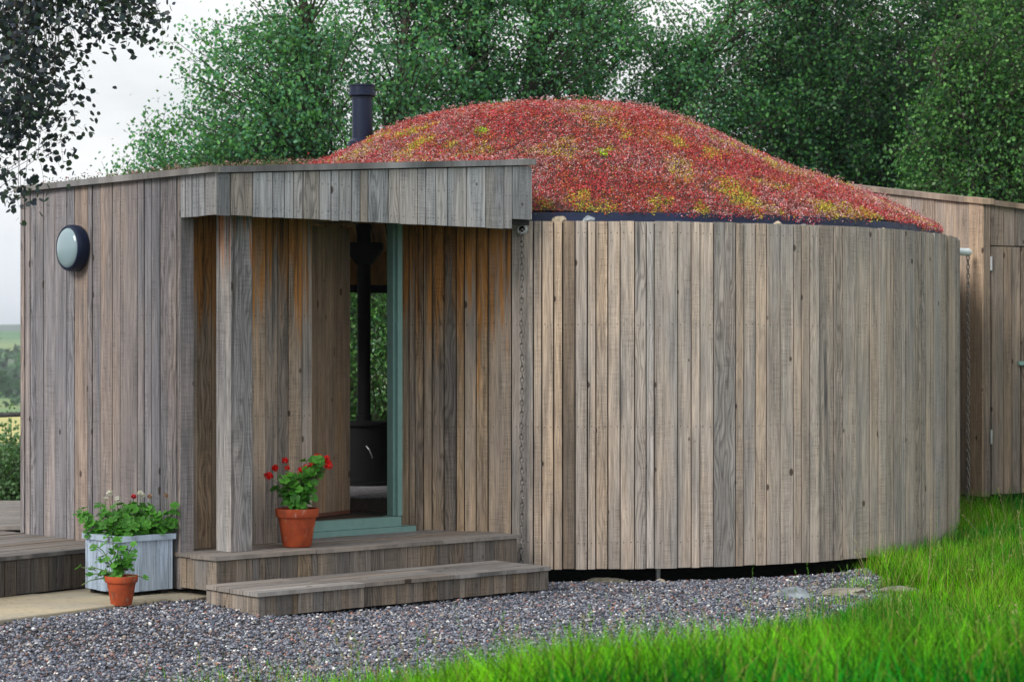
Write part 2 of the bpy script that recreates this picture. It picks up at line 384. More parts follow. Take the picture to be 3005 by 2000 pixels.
# ------------------------------------------------------------------ terrain
def smooth(x, a, b):
    t = np.clip((x-a)/(b-a), 0, 1); return t*t*(3-2*t)
GBX = [-9, -3.2, -2.1, -1.57, -.9, -.37, .42, 1.2, 1.9, 2.3, 2.75, 3.0]
GBY = [4.0, 6.5, 9.8, 10.8, 11.1, 11.3, 11.9, 12.8, 14.0, 15.0, 16.7, 60]
def grassedge(x): return np.interp(x, GBX, GBY)
def ground_z(x, y):
    x = np.asarray(x, float); y = np.asarray(y, float)
    z = .60*smooth(-y, -10.8, -6.6)*smooth(x, -2.1, .5)
    z = z + .17*smooth(x, 2.2, 6.5)*smooth(y, 9, 16)
    near = smooth(-x, 3.5, 9)*np.interp(y, [19, 30, 60, 100], [0, -1.4, -3.5, -6])
    fy = np.interp(y, [95, 200, 280, 400, 600, 900, 1250, 1500, 2000, 2600, 5000], [0, -3.5, -4.5, -4.5, -2.5, 6, 19, 16, 24, 40, 22])
    near2 = np.interp(y, [40, 95], [0, -6])
    z = z + np.where(y < 95, np.minimum(near, near2), -6 + fy)
    z = z + np.where(y > 700, 5*(np.sin(x*.004+1)+np.sin(y*.003+x*.002)) - 3, 0) * smooth(y, 700, 1500)
    z = z + .072*smooth(-x, 1.15, 2.2)*smooth(y, 12.3, 13.4)*(y < 40)
    z = z - .13*smooth(RD+.22-np.hypot(x-CX, y-CY), 0, .5)*(1-smooth(x, 2.0, 3.2))
    return z + .02*np.sin(x*2.1+y*1.3)*smooth(-y, -13.5, -10.5)*smooth(x, -1, 1)

def axis(lim, near, n):
    t = np.linspace(-1, 1, n); return np.sinh(t*near)/np.sinh(near)*lim
gx = axis(4000, 8.2, 241)
gy = np.concatenate([np.linspace(-60, 4, 17)[:-1], np.linspace(4, 24, 101)[:-1], 24 + (np.exp(np.linspace(0, 5.3, 90))-1)/(math.exp(5.3)-1)*4900])
X, Y = np.meshgrid(gx, gy); Z = ground_z(X, Y)
nx, ny = len(gx), len(gy); idx = np.arange(nx*ny).reshape(ny, nx)
F = np.stack([idx[:-1, :-1], idx[:-1, 1:], idx[1:, 1:], idx[1:, :-1]], -1).reshape(-1, 4)
t = NT('ground_soil_and_fields'); p = t.pos(); sp = t.n('ShaderNodeSeparateXYZ'); t.l(p, sp.inputs[0])
col = t.mix(t.ramp(t.noise(p, 14, 5, .6), .35, .65), (.055, .05, .048), (.11, .10, .10))
grs = t.attr('gr', 'Fac')
col = t.mix(grs, col, t.mix(t.ramp(t.noise(p, 9, 4, .6), .35, .65), (.02, .06, .008), (.045, .11, .02)))
far = t.mix(t.ramp(t.noise(p, .006, 4, .5), .42, .58), (.09, .19, .09), (.20, .27, .12))
far = t.mix(t.ramp(sp.outputs[1], 270, 285), (.06, .13, .03), far)
fld = t.math('MULTIPLY', t.ramp(sp.outputs[1], 270, 280), t.ramp(sp.outputs[1], 400, 385))
far = t.mix(t.math('MULTIPLY', t.ramp(sp.outputs[1], 270, 280), t.math('LESS_THAN', sp.outputs[1], 400)), far, (.45, .42, .17))
far = t.mix(t.ramp(sp.outputs[1], 1450, 1700), far, (.07, .11, .07))
col = t.mix(t.ramp(sp.outputs[1], 60, 100), col, far)
t.bump(t.noise(p, 30, 5, .6), .02); M['ground'] = t.set(col, .95, spec=.1)
g = np_mesh('ground', np.stack([X.ravel(), Y.ravel(), Z.ravel()], -1), F, M['ground'], smooth=True)
isg = ((Y < grassedge(X)-1.2) | (X > 3) | (Y > 24)).astype(np.float32).ravel()
at = g.data.attributes.new('gr', 'FLOAT', 'POINT'); at.data.foreach_set('value', isg); tag(g, kind='structure')

# ------------------------------------------------------------------ the cabin
cabin = empty('timber_cabin', (0, 18.5, 0), 'round timber-clad cabin with red sedum dome and porch', 'cabin')
def tone(warm=.45, b=1.0, fig=None, spread=.13):
    if fig is None: fig = random.choice([0, 0, .2, .5, 1.0])
    return (b*random.uniform(1-spread, 1+spread), min(1, max(0, random.gauss(warm, .20))), fig)
def nails(mb, a, b, zs, n, off, mat):
    w = math.dist(a, b)
    for z in zs:
        for f in ((.22, .78) if w > .07 else (.5,)):
            zz = z + random.uniform(-.006, .006); x = a[0]+(b[0]-a[0])*f; y = a[1]+(b[1]-a[1])*f
            mb.disc((x+n[0]*(off+.0012), y+n[1]*(off+.0012), zz), (n[0], n[1], 0), .0042, 6, mat)
def wall_run(mb, fn, bounds, zb, zt, n, th=.022, gap=.0095, warm=.45, b=1.0, rows=(), tones={}, jit=.008, nailmat=1, spread=.13):
    for i in range(len(bounds)-1):
        s0, s1 = bounds[i]+gap/2, bounds[i+1]-gap/2
        if s0 > s1: s0, s1 = bounds[i+1]+gap/2, bounds[i]-gap/2
        if s1-s0 < .004: continue
        a, c = fn(s0), fn(s1); zz = (zt(s0), zt(s1)) if callable(zt) else zt; zl = zb + random.uniform(-.003, .003)
        tn = tones.get(i) or tone(warm, b, spread=spread); off = tn[3] if len(tn) > 3 else random.uniform(-jit, jit)
        mb.plank(a, c, zl, zz, n, th, tn[:3], 0, off)
        nails(mb, a, c, rows, n, off, nailmat)
def rand_bounds(a, b, lo=.07, hi=.14):
    o = [a]; s = 1 if b > a else -1
    while abs(b-o[-1]) > hi*1.4: o.append(o[-1] + s*random.choice([lo, (lo+hi)/2, hi, hi*1.15])*random.uniform(.93, 1.07))
    return o + [b]
# --- curved wall
mb = MB()
pxs = [1177, 1199, 1218, 1243, 1268, 1303, 1338, 1362, 1397, 1432, 1501, 1565, 1590, 1625, 1651, 1688, 1724, 1749, 1784, 1820, 1863, 1897, 1921, 1988,
       2030, 2054, 2095, 2159, 2182, 2219, 2252, 2290, 2330, 2352, 2376, 2405, 2448, 2474, 2512]
ths = [th_at(p) for p in pxs]
TH0 = ths[0]; WIN0, WIN1 = R(64), R(176); TH1 = R(196)
ths = ths + rand_bounds(ths[-1]*RD, WIN0*RD, .075, .145)[1:] and ths + [q/RD for q in rand_bounds(ths[-1]*RD, WIN0*RD, .075, .145)[1:]]
sh_t = {14: (.5, .85, .2, -.014), 11: (1.05, .7, 0, 0), 13: (1.08, .95, .3, .002), 10: (.95, .3, .1, 0), 26: (.82, .15, 1.0, 0), 5: (.8, .35, .3, 0), 17: (1.1, .8, .6, .0)}
segs = [(ths, sh_t), ([q/RD for q in rand_bounds(WIN1*RD, TH1*RD)], {})]
NDOOR = 10
def drum_seg(mb, ths, tones, i0, i1, warm):
    for i in range(i0, i1):
        a0, a1 = ths[i] + .0048/RD, ths[i+1] - .0048/RD; am = (a0+a1)/2; n = (math.cos(am), math.sin(am))
        tn = tones.get(i) or tone(warm, 1.0 if i > 26 else 1.04); off = tn[3] if len(tn) > 3 else random.choice([-.010, -.005, 0, .003])
        mb.plank(DR(a0), DR(a1), Z_DB + random.uniform(-.003, .003), Z_DT + random.uniform(-.003, .002) - .0, n, .022, tn[:3], 0, off)
        nails(mb, DR(a0), DR(a1), (.28, 1.14, 1.9, 2.58), n, off, 1)
porch_part = MB(); drum_seg(porch_part, ths, {5: (.62, .3, 1.0), 6: (1.0, .95, .5), 8: (1.0, .9, .6, 0)}, 0, NDOOR, .6)
porch_part.build('sheltered_curved_wall', [M['fresh'], M['nail']], cabin)
drum_seg(mb, ths, sh_t, NDOOR, len(ths)-1, .45)
b2 = segs[1][0]; drum_seg(mb, b2, {}, 0, len(b2)-1, .45)
def arc(mb, a0, a1, r0, r1, z0, z1, mat=0, n=60):
    V = []; F = []
    for i in range(n+1):
        a = a0+(a1-a0)*i/n
        for r, z in ((r0, z0), (r1, z0), (r1, z1), (r0, z1)): V.append((*DR(a, r), z))
    for i in range(n):
        for k in range(4): F.append((i*4+k, i*4+(k+1) % 4, (i+1)*4+(k+1) % 4, (i+1)*4+k))
    F.append((0, 1, 2, 3)); F.append(tuple(n*4+k for k in (3, 2, 1, 0)))
    mb.raw(V, F, mat)
arc(mb, TH0+.004, WIN0, RD-.055, RD-.03, .10, 2.655, 2, 120); arc(mb, WIN1, TH1, RD-.055, RD-.03, .10, 2.655, 2, 40)
arc(mb, WIN0, WIN1, RD-.06, RD, 2.32, 2.66, 2, 40)
mb.build('curved_wall', [M['drum'], M['nail'], M['membrane']], cabin)
mb = MB(); arc(mb, TH0+.004, WIN0, RD-.17, RD-.06, .45, 2.60, 0, 120); arc(mb, WIN1, R(205), RD-.17, RD-.06, .45, 2.60, 0, 40)
arc(mb, WIN0, WIN1, 3.36, 3.38, 2.37, 2.71, 0, 40)
mb.build('inner_wall', [M['pine']], cabin)
# window opposite the door, glazing added past the visible part to brighten the room
wf = MB(); arc(wf, WIN0, WIN1, RD-.16, RD-.08, 2.29, 2.368, 0, 40); arc(wf, WIN0, WIN1, RD-.16, RD-.08, .45, .53, 0, 40)
for q in (WIN0+.006, R(95), R(131), R(153), WIN1-.006): arc(wf, q-.008, q+.008, RD-.155, RD-.085, .53, 2.29, 0, 2)
win = wf.build('window', [M['black']], cabin)
gp = MB(); arc(gp, WIN0+.014, WIN1-.014, RD-.124, RD-.118, .53, 2.29, 0, 48); o = gp.build('pane', [M['glass']], win); o.location = (0, 0, 0)
# floor and underfloor
mb = MB(); N = 64
ring = [DR(2*math.pi*k/N, RD-.06) for k in range(N)]
mb.raw([(x, y, .12) for x, y in ring]+[(x, y, .47) for x, y in ring], [tuple(range(N))[::-1], tuple(range(N, 2*N))] + [(k, (k+1) % N, N+(k+1) % N, N+k) for k in range(N)])
mb.build('underfloor', [M['under']], cabin)
fl = MB()
xx = CX-3.4
while xx < CX+3.3:
    h = math.sqrt(max(0, 3.38**2-(xx+.07-CX)**2)); fl.flat([(xx, CY-h), (xx, CY+h), (xx+.137, CY+h), (xx+.137, CY-h)], .485, .012, tone(.5)); xx += .14
for k in range(9):
    u0 = 1.15+k*.1; fl.flat([P2(u0, .80), P2(u0, 1.9), P2(u0+.098, 1.9), P2(u0+.098, .80)], .481, .3, tone(.5))
fl.build('floor', [M['ifloor']], cabin)
# jacks under the floor
for px, dy in ((1955, .22),):
    th = th_at(px); x, y = DR(th, RD-dy); j = MB(); j.tube([(x, y, -.14), (x, y, .13)], .02, 10); j.box((x, y, -.10), (.11, .11, .012)); j.box((x, y, .10), (.07, .07, .05)); j.build('floor_jack', [M['steel']], cabin, True)

# --- dome
PR = [0, .5, .8, 1.1, 1.4, 1.57, 2.04, 2.63, 3.1, 3.40]; PZ = [3.90, 3.875, 3.83, 3.77, 3.675, 3.61, 3.385, 3.13, 2.90, 2.745]
def dome_z(x, y, d=0):
    r = np.hypot(np.asarray(x)-CX, np.asarray(y)-CY); z = np.interp(r, PR, PZ)
    z2 = (np.interp(r-.15, PR, PZ) + np.interp(r+.15, PR, PZ) + z)/3
    z2 = z2 - .06*np.exp(-((np.asarray(x)-CX-1.85)/.85)**2)*smooth(3.2-r, 0, .8)
    return np.where(r < 3.2, z2, z) + .018*np.sin(np.asarray(x)*3.1+1)*np.cos(np.asarray(y)*2.7)
def dome_mesh(name, dz, rmax, mat, n=96, m=36):
    V = []; F = []
    for i in range(m+1):
        r = rmax*i/m
        for k in range(n):
            a = 2*math.pi*k/n; x, y = CX+r*math.cos(a), CY+r*math.sin(a); V.append((x, y, float(dome_z(x, y))+dz))
    for i in range(m):
        for k in range(n): k2 = (k+1) % n; F.append((i*n+k, i*n+k2, (i+1)*n+k2, (i+1)*n+k))
    q = MB(); q.raw(V, F); return q.build(name, [mat], cabin, True)
M['substrate'] = plain('roof_substrate', (.06, .028, .022), 1, var=.6, scale=25, bump=.01)
dome_mesh('dome_roof', 0, 3.40, M['substrate'])
mb = MB()   # boarded ceiling
for k in range(-25, 25):
    x0 = CX+k*.137; x1 = x0+.1355; xm = (x0+x1)/2; h = math.sqrt(max(0, 3.38**2-(xm-CX)**2)); ys = np.linspace(CY-h, CY+h, 24); tn = tone(.5, 1, .2)
    for j in range(23):
        z = [max(float(dome_z(xm, q))-.28, 2.70) for q in (ys[j], ys[j+1])]
        mb.raw([(x0, ys[j], z[0]), (x1, ys[j], z[0]), (x1, ys[j+1], z[1]), (x0, ys[j+1], z[1])], [(0, 1, 2, 3)], 0, tn)
        mb.pc[-4:] = [(0, ys[j], k*.7), (.135, ys[j], k*.7), (.135, ys[j+1], k*.7), (0, ys[j+1], k*.7)]
for k in range(12):
    u0 = 1.15+k*.1; mb.flat([P2(u0, .80), P2(u0, 1.9), P2(u0+.098, 1.9), P2(u0+.098, .80)], 2.715, .015, tone(.5))
mb.build('ceiling', [M['pine']], cabin)
mb = MB(); arc(mb, TH0+.06, R(198), 3.385, 3.41, 2.60, 2.742, 0, 120); arc(mb, R(-110), R(191), 3.41, 3.545, 2.600, 2.640, 0, 90)
mb.build('roof_edge', [M['bluemet']], cabin)

# --- side wall
mb = MB(); VE = 2.57
bs = [v_at(p) for p in [60, 73, 87, 104, 127, 161, 196, 219, 258, 271, 295, 330, 354, 405, 424, 444, 469, 495, 520, 531]]
bs[0] = VE
fnS = lambda s: P2(0, s)
tn = {7: (1.0, .95, .4), 14: (1.0, .1, .1, 0), 3: (.75, .1, .2), 5: (.78, .1, 0), 11: (1.05, .6, .3), 13: (.95, .3, .0), 17: (1.1, .4, 1.0), 18: (1.05, .5, .8)}
wall_run(mb, fnS, bs, .12, 2.875, NS, warm=.28, b=.92, rows=(.5, 1.2, 1.95, 2.75), tones=tn, jit=.005)
mb.plank(P2(.03, .44), P2(.03, VE-.02), .13, 2.86, NS, .02, (1, .5, 0), 2)
mb.plank(P2(0, v_at(531)), P2(.10, v_at(531)), .12, 2.6, (-V_[0]*-1*-1, -V_[1]), .02, tone(.4), 0)
bb = rand_bounds(0, 2.1); wall_run(mb, lambda s: P2(s, VE), bb, .12, 2.875, V_, warm=.35, rows=(1.2, 1.95))
mb.plank(P2(.0, VE-.03), P2(2.1, VE-.03), .13, 2.86, V_, .02, (1, .5, 0), 2)
mb.build('side_wall', [M['wood'], M['nail'], M['membrane']], cabin)
# --- recessed porch wall
mb = MB(); VW = .56
bs = [u_at(p, VW) for p in [533, 579, 620, 634, 672, 706, 741, 781, 817, 847, 886, 915]]; bs[0] = .02
wall_run(mb, lambda s: P2(s, VW), bs, Z_DK+.004, 2.66, NF, warm=.5, b=.95, rows=(.5, 1.25, 1.95), tones={2: (.7, 1, 0), 8: (.6, .3, .8), 7: (.8, .4, .5), 9: (.95, .55, .4), 10: (1.0, .35, .2)}, gap=.005)
u1 = bs[-1]; mb.plank(P2(.02, VW+.03), P2(u1-.004, VW+.03), .37, 2.66, NF, .17, (1, .5, 0), 2)
mb.plank(P2(u1+.0, VW-.0), P2(u1+.0, VW+.17), .37, 2.66, U, .02, tone(.6, .9))
mb.build('porch_wall', [M['fresh'], M['nail'], M['membrane']], cabin)
# --- corner post
mb = MB(); mb.plank(P2(.246, .196), P2(.246, .366), Z_DK+.002, 2.655, NS, .022, (1.42, .1, .5)); mb.plank(P2(.248, .196), P2(.418, .196), Z_DK+.002, 2.655, NF, .022, (.98, .05, .9))  # left face toned brighter than the front, light from that side put into the colour
mb.plank(P2(.418, .218), P2(.418, .366), Z_DK+.002, 2.655, U, .022, (1, .4, .3)); mb.plank(P2(.268, .366), P2(.396, .366), Z_DK+.002, 2.655, V_, .022, (1, .4, .3))
M['post'] = wood('post_boards', (.32, .315, .32), (.36, .27, .21), fresh=(.40, .13, .015), stain=.3, fr=(2.25, 2.85))
mb.build('corner_post', [M['post']], cabin)
# --- fascia
mb = MB()
bl = [v_at(p) for p in [520, 546, 565, 585, 603, 636]]; bl[-1] = .0; bl[0] = v_at(531)
wall_run(mb, lambda s: P2(-.004, s), bl, Z_FB, 2.875, NS, warm=.2, b=1.05, rows=(2.65, 2.81), jit=.002)
bf = [u_at(p) for p in [636, 676, 741, 800, 835, 862, 890, 937, 972, 995, 1033, 1057, 1081, 1140, 1171, 1226, 1250, 1278, 1314, 1370, 1425, 1479, 1503, 1560]]; bf[0] = 0
ztf = lambda s: 2.865 + .185*s/2.575
wall_run(mb, lambda s: P2(s, 0), bf[:-1], Z_FB, ztf, NF, warm=.2, b=1.04, rows=(2.65, 2.84), spread=.1,
         tones={0: (.62, .1, 0), 1: (.85, .75, .9), 6: (1.0, .85, 1.0, 0), 7: (.95, .1, 0), 10: (.85, .05, 0), 11: (.85, .9, 0), 22: (1.0, .1, 0)}, jit=.003)
wall_run(mb, lambda s: P2(s, 0), bf[-2:], 2.672, ztf, NF, warm=.1, b=.9, rows=(2.84,), jit=.001)
# dark vertical stain boards beside the corner
for p, w in ((684, .010), (728, .020), (957, .012), (1052, .010)):
    pass
mb.plank(P2(0, .03), P2(2.775, .03), 2.63, (2.84, 3.03), NF, .02, (1, .5, 0), 2)
mb.plank(P2(2.775, .0), P2(2.775, .5), 2.672, (3.05, 3.06), U, .02, tone(.2))
mb.build('fascia', [M['fascia'], M['nail'], M['membrane']], cabin)
# --- roof trim
mb = MB(); tz = lambda u: 2.915+.185*u/2.575
def trim(mb, a, b, za, zb, n, tn):
    o = .022; mb.flat([(a[0]+n[0]*o, a[1]+n[1]*o), (b[0]+n[0]*o, b[1]+n[1]*o), (b[0]-n[0]*.09, b[1]-n[1]*.09), (a[0]-n[0]*.09, a[1]-n[1]*.09)], (za, zb, zb, za), .042, tn)
trim(mb, P2(-.02, VE+.03), P2(-.02, -.018), 2.92, 2.915, NS, (.62, .35, .3))
m_ = 1.27; trim(mb, P2(.02, 0), P2(m_, 0), tz(0), tz(m_), NF, (.55, .1, .2)); trim(mb, P2(m_+.003, 0), P2(2.79, 0), tz(m_), tz(2.79), NF, (.62, .15, .2))
trim(mb, P2(2.78, -.02), P2(2.78, .5), tz(2.79), tz(2.79), U, (.6, .2, 0)); trim(mb, P2(-.0, VE), P2(2.2, VE), 2.92, 2.92, V_, (.6, .2, 0))
mb.build('roof_trim', [M['fascia']], cabin)
# --- flat roof over porch, soffit
mb = MB()
def roofz(u, v): return tz(u)-.03 if v < 1.2 else tz(u)*(1-min(1, (v-1.2)/1.3)) + 2.92*min(1, (v-1.2)/1.3) - .03
gu = np.linspace(.02, 2.76, 12); gv = np.linspace(.02, VE-.03, 12)
mb.raw([P3(a, b, roofz(a, b)) for b in gv for a in gu], [(j*12+i, j*12+i+1, (j+1)*12+i+1, (j+1)*12+i) for j in range(11) for i in range(11)])
mb.build('porch_roof', [M['substrate']], cabin)
mb = MB()
for k in range(6): mb.flat([P2(.03, .03+k*.13), P2(2.52, .03+k*.13), P2(2.52, .157+k*.13), P2(.03, .157+k*.13)], 2.675, .015, tone(.5))
sf = mb.build('soffit', [M['soffit']], cabin)
mb = MB(); c = P3(u_at(1156, .06), .06, 2.655); mb.tube([c, (c[0], c[1], 2.668)], .016, 12); mb.build('downlight', [M['steel']], cabin, True)
# --- door frame, sill, leaf
df = MB(); VD = .735; uL = u1+.03; uR = u_at(1176, VD)
df.box(P3((uL+uR+.07)/2, VD+.02, Z_DK+.022), (uR-uL+.15, .13, .040), 0, U); df.box(P3((uL+uR)/2, VD+.065, Z_DK+.080), (uR-uL, .15, .072), 0, U)
fr_o = df.build('door_frame', [M['green']], cabin)
for uu, w in ((uL-.02, .06), (uR-.03, .055)):
    j = MB(); j.box(P3(uu, VD+.055, 1.58), (w, .07, 2.19), 0, U); j.box(P3(uu+.018, VD+.008, 1.58), (.045, .03, 2.19), 0, U)
    o = j.build('jamb', [M['green']], fr_o); o.location = (0, 0, 0)
hx, hy = P2(uL+.015, VD+.13); ex, ey = -1.215, 16.62
dl = math.hypot(ex-hx, ey-hy); dd = ((ex-hx)/dl, (ey-hy)/dl); dn = (dd[1], -dd[0])
lf = MB(); bs = [i*dl/7 for i in range(8)]
for i in range(7):
    a = (hx+dd[0]*(bs[i]+.001), hy+dd[1]*(bs[i]+.001)); b = (hx+dd[0]*(bs[i+1]-.001), hy+dd[1]*(bs[i+1]-.001)); lf.plank(a, b, .515, 2.62, dn, .045, tone(.4, .95, .3, .06))
door = lf.build('door', [M['grnboard']], cabin)
k = MB(); k.plank((hx, hy), (ex, ey), .487, .513, dn, .05, (1, 1, 0)); o = k.build('weather_strip', [M['soffit']], door); o.location = (0, 0, 0)
# --- chimney
ch = empty('chimney', (-1.345, 19.9, 3.5), None, None); ch.parent = cabin; ch.location = Vector((-1.345, 19.9, 3.5)) - cabin.location
cc = (-1.345, 19.9, 0); q = MB(); q.lathe(cc, [(.001, 3.45), (.093, 3.45), (.093, 3.955), (.096, 3.957), (.096, 3.968), (.093, 3.97), (.093, 4.0)]); q.build('flue_pipe', [M['flue']], ch, True)
q = MB(); q.lathe(cc, [(.092, 3.975), (.116, 3.98), (.120, 3.985), (.120, 4.02), (.116, 4.024), (.116, 4.062), (.121, 4.066), (.121, 4.082), (.105, 4.084), (.10, 4.04)]); q.build('cowl', [M['flue']], ch, True)
q = MB(); q.lathe(cc, [(.13, 3.50), (.13, 3.57), (.095, 3.60)]); q.build('collar', [M['flue']], ch, True)

# water outlet pipe on the drum
th = th_at(1533); px_, py_ = DR(th, RD-.05); no = (math.cos(th), math.sin(th), 0); zc = CZ + (1015-672)/6500*16.4
q = MB(); q.lathe((px_, py_, zc), [(.024, .0), (.024, .10), (.031, .10), (.031, .075), (.041, .073), (.041, .052), (.033, .05), (.033, 0)], 28, 0, no); q.disc((px_+no[0]*.07, py_+no[1]*.07, zc), no, .025, 20, 1)
q.build('water_outlet', [M['steel'], M['black']], cabin, True)

# chains
def chain(name, x, y, ztop, zbot, label, s=1.0, off=0):
    q = MB(); z = ztop; i = 0; L_ = .042; wob = 0
    while z > zbot:
        a = (math.pi/2)*(i % 2) + random.uniform(-.3, .3) + off; pts = []
        for k in range(13):
            t_ = 2*math.pi*k/12; lx = math.cos(t_)*.0125; lz = math.sin(t_)*L_*.62
            pts.append((x+wob+lx*math.cos(a), y+lx*math.sin(a), z-L_*.5+lz))
        q.tube(pts, .0042*s, 6, 0, False); z -= L_*1.0; i += 1; wob = .003*math.sin(i*.31)
    o = q.build(name, [M['chain']], None, True); recentre(o, (x, y, zbot)); return tag(o, label, 'chain', 'rain chains')
chain('rain_chain', px_+no[0]*.10, py_+no[1]*.10, zc-.005, .03, 'long rain chain hanging from the round outlet beside the porch', 1.25)

# ------------------------------------------------------------------ porch platform and step
def decked(name, u0, u1, v0, v1, zt, zb, label, cat, side_l=True, seed=0, lo=.05, hi=.12, boards_v=True, tread=.14):
    root = empty(name, P3((u0+u1)/2, (v0+v1)/2, zb), label, cat)
    q = MB(); n = max(1, round((v1-v0)/tread))
    w = (v1-v0)/n
    for k in range(n):
        cuts = [u0-.02] + sorted(random.uniform(u0+.5, u1-.5) for _ in range(2)) + [u1+.012]
        for j in range(3):
            a, b = cuts[j]+.002, cuts[j+1]-.002; va, vb = v0-.018*(k == 0)+k*w+.003, v0+(k+1)*w-.003
            q.flat([P2(a, va), P2(b, va), P2(b, vb), P2(a, vb)], zt+random.uniform(-.002, .002), .027, tone(.35, 1.08))
    q.build('tread', [M['deck']], root)
    q = MB(); wall_run(q, lambda s: P2(s, v0), rand_bounds(u0, u1, lo, hi), zb, zt-.031, NF, warm=.45, b=1.0, rows=(zb+.04,), gap=.004, spread=.28, jit=.002)
    q.plank(P2(u0+.03, v0+.03), P2(u1-.03, v0+.03), zb+.01, zt-.04, NF, .02, (1, .5, 0), 2)
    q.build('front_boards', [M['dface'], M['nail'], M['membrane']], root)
    q = MB(); wall_run(q, lambda s: P2(u0, s), rand_bounds(v0+.0, v1, lo, hi), zb, zt-.031, NS, warm=.5, b=1.45, rows=(zb+.04,), gap=.004, jit=.002)  # left end boards toned up, the lit side is put into their colour
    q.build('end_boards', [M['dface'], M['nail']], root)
    q = MB(); wall_run(q, lambda s: P2(u1, s), rand_bounds(v0+.0, v1, lo, hi), zb, zt-.031, U, warm=.5, b=1.1, gap=.004, jit=.002)
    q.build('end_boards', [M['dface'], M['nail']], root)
    q = MB(); q.box(P3((u0+u1)/2, (v0+v1)/2, (zb+zt)/2-.02), (u1-u0-.1, v1-v0-.1, zt-zb-.08), 0, U); q.build('frame', [M['under']], root)
    return root
pf = decked('porch_platform', 0, 2.63, 0, .72, Z_DK, .133, 'upper timber porch platform with geranium pot standing on it', 'platform')
for uu in (.06, .9, 1.8, 2.5):
    q = MB(); q.box(P3(uu, .08, .06), (.09, .09, .16), 0, U); q.build('foot', [M['under']], pf)
st = decked('timber_step', -.09, 2.39, -.60, -.015, Z_ST, .03, 'lower timber step on the gravel before the porch', 'step', tread=.145)

# ------------------------------------------------------------------ left decks
q = MB(); root = empty('side_deck', (-3.2, 15.6, 0), 'low brown timber deck beside the grey planter', 'deck')
dirD = (.585, .811); nD = (dirD[1], -dirD[0]); o0 = (-3.34, 14.47)
def D2(s, t): return (o0[0]+dirD[0]*s - nD[0]*t, o0[1]+dirD[1]*s - nD[1]*t)
for k in range(14):
    a = -3.0; tt = k*.142; b = 1.12 - k*.008
    x1 = D2(1.5, tt)
    # stop at side wall line
    best = 0
    for sgo in np.linspace(0, 3.2, 200):
        x, y = D2(sgo, tt); du = (x-AX)*U[0]+(y-AY)*U[1]
        dv = (x-AX)*V_[0]+(y-AY)*V_[1]
        if du > -.012 and dv < VE+.1: break
        best = sgo
    q.flat([D2(a, tt+.003-.02*(k == 0)), D2(best, tt+.003-.02*(k == 0)), D2(best, tt+.138), D2(a, tt+.138)], Z_DK+random.uniform(-.002, .002), .027, tone(.5, .78))
q.build('deck_boards', [M['deck']], root)
q = MB(); wall_run(q, lambda s: D2(s, 0), rand_bounds(-3.0, 1.14, .07, .13), .105, Z_DK-.031, nD, warm=.4, b=.62, rows=(.15,), gap=.005, jit=.003)
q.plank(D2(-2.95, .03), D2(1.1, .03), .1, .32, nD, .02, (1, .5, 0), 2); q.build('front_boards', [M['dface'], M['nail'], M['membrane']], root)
q = MB(); q.raw([(*D2(-2.9, .06), .32), (*D2(1.05, .06), .32), (*D2(.9, 1.9), .32), (*D2(-2.9, 1.9), .32)], [(0, 1, 2, 3)]); q.build('frame', [M['under']], root)
fd = empty('terrace_deck', (-5, 18, 0), 'weathered blue-grey terrace deck behind the side wall', 'deck')
q = MB()
for k in range(26):
    y0 = 16.55+k*.105; xr = -3.62 + .05*min(k, 6)
    if y0 > 17.6: xr = -3.3
    q.flat([(-9, y0), (xr, y0), (xr, y0+.099), (-9, y0+.099)], Z_DK+.035+random.uniform(-.002, .002), .03, tone(.1, .95))
q.build('deck_boards', [M['deck']], fd)
q = MB(); q.box((-6.25, 17.9, .16), (5.5, 2.6, .38)); q.build('frame', [M['under']], fd)
# rope rail
rr = empty('rope_railing', (-5.2, 19.1, Z_DK), 'dark rope railing along the edge of the terrace deck', 'railing')
q = MB(); pts = []
for i in range(41):
    f = i/40; pts.append((-7.2+f*4.0, 19.1, 1.13 + .10*(2*f-1)**2))
q.tube(pts, .021, 10); q.tube([(p[0], p[1]+.014*math.cos(i*1.6), p[2]+.014*math.sin(i*1.6)) for i, p in enumerate(pts)], .013, 6); q.build('rope', [M['rope']], rr, True)
for x in (-7.2, -3.2):
    q = MB(); q.box((x, 19.1, .83), (.09, .09, .90)); q.build('post', [M['wood']], rr)

# ------------------------------------------------------------------ paving slabs
def slab(pts, zt, label):
    q = MB(); zb = -.03; pts = [tuple(p) for p in pts]; n = len(pts)
    q.raw([(x, y, zb) for x, y in pts]+[(x, y, zt) for x, y in pts], [tuple(range(n))[::-1], tuple(range(n, 2*n))]+[(k, (k+1) % n, n+(k+1) % n, n+k) for k in range(n)])
    cx = sum(p[0] for p in pts)/n; cy = sum(p[1] for p in pts)/n
    o = q.build('paving_slab', [M['paving']]); recentre(o, (cx, cy, 0))
    md = o.modifiers.new('edge', 'BEVEL'); md.width = .008; md.segments = 2
    tag(o, label, 'slab', 'pale paving slabs')
def S2(a, b): # a along the deck front from its start, b towards the viewer
    return (o0[0]+dirD[0]*a+nD[0]*b, o0[1]+dirD[1]*a+nD[1]*b)
slab([S2(-1.6, .0), S2(.28, .0), S2(.62, .9), S2(-1.6, .9)], .100, 'large pale paving slab in front of the brown side deck')
slab([S2(.29, .0), S2(1.17, .0), S2(1.17, .68), S2(.53, .68)], .094, 'pale paving slab under the grey planter box')
slab([S2(.545, .69), S2(1.17, .69), S2(1.30, .98), S2(.64, .98)], .090, 'narrow pale paving slab under the small terracotta pot')

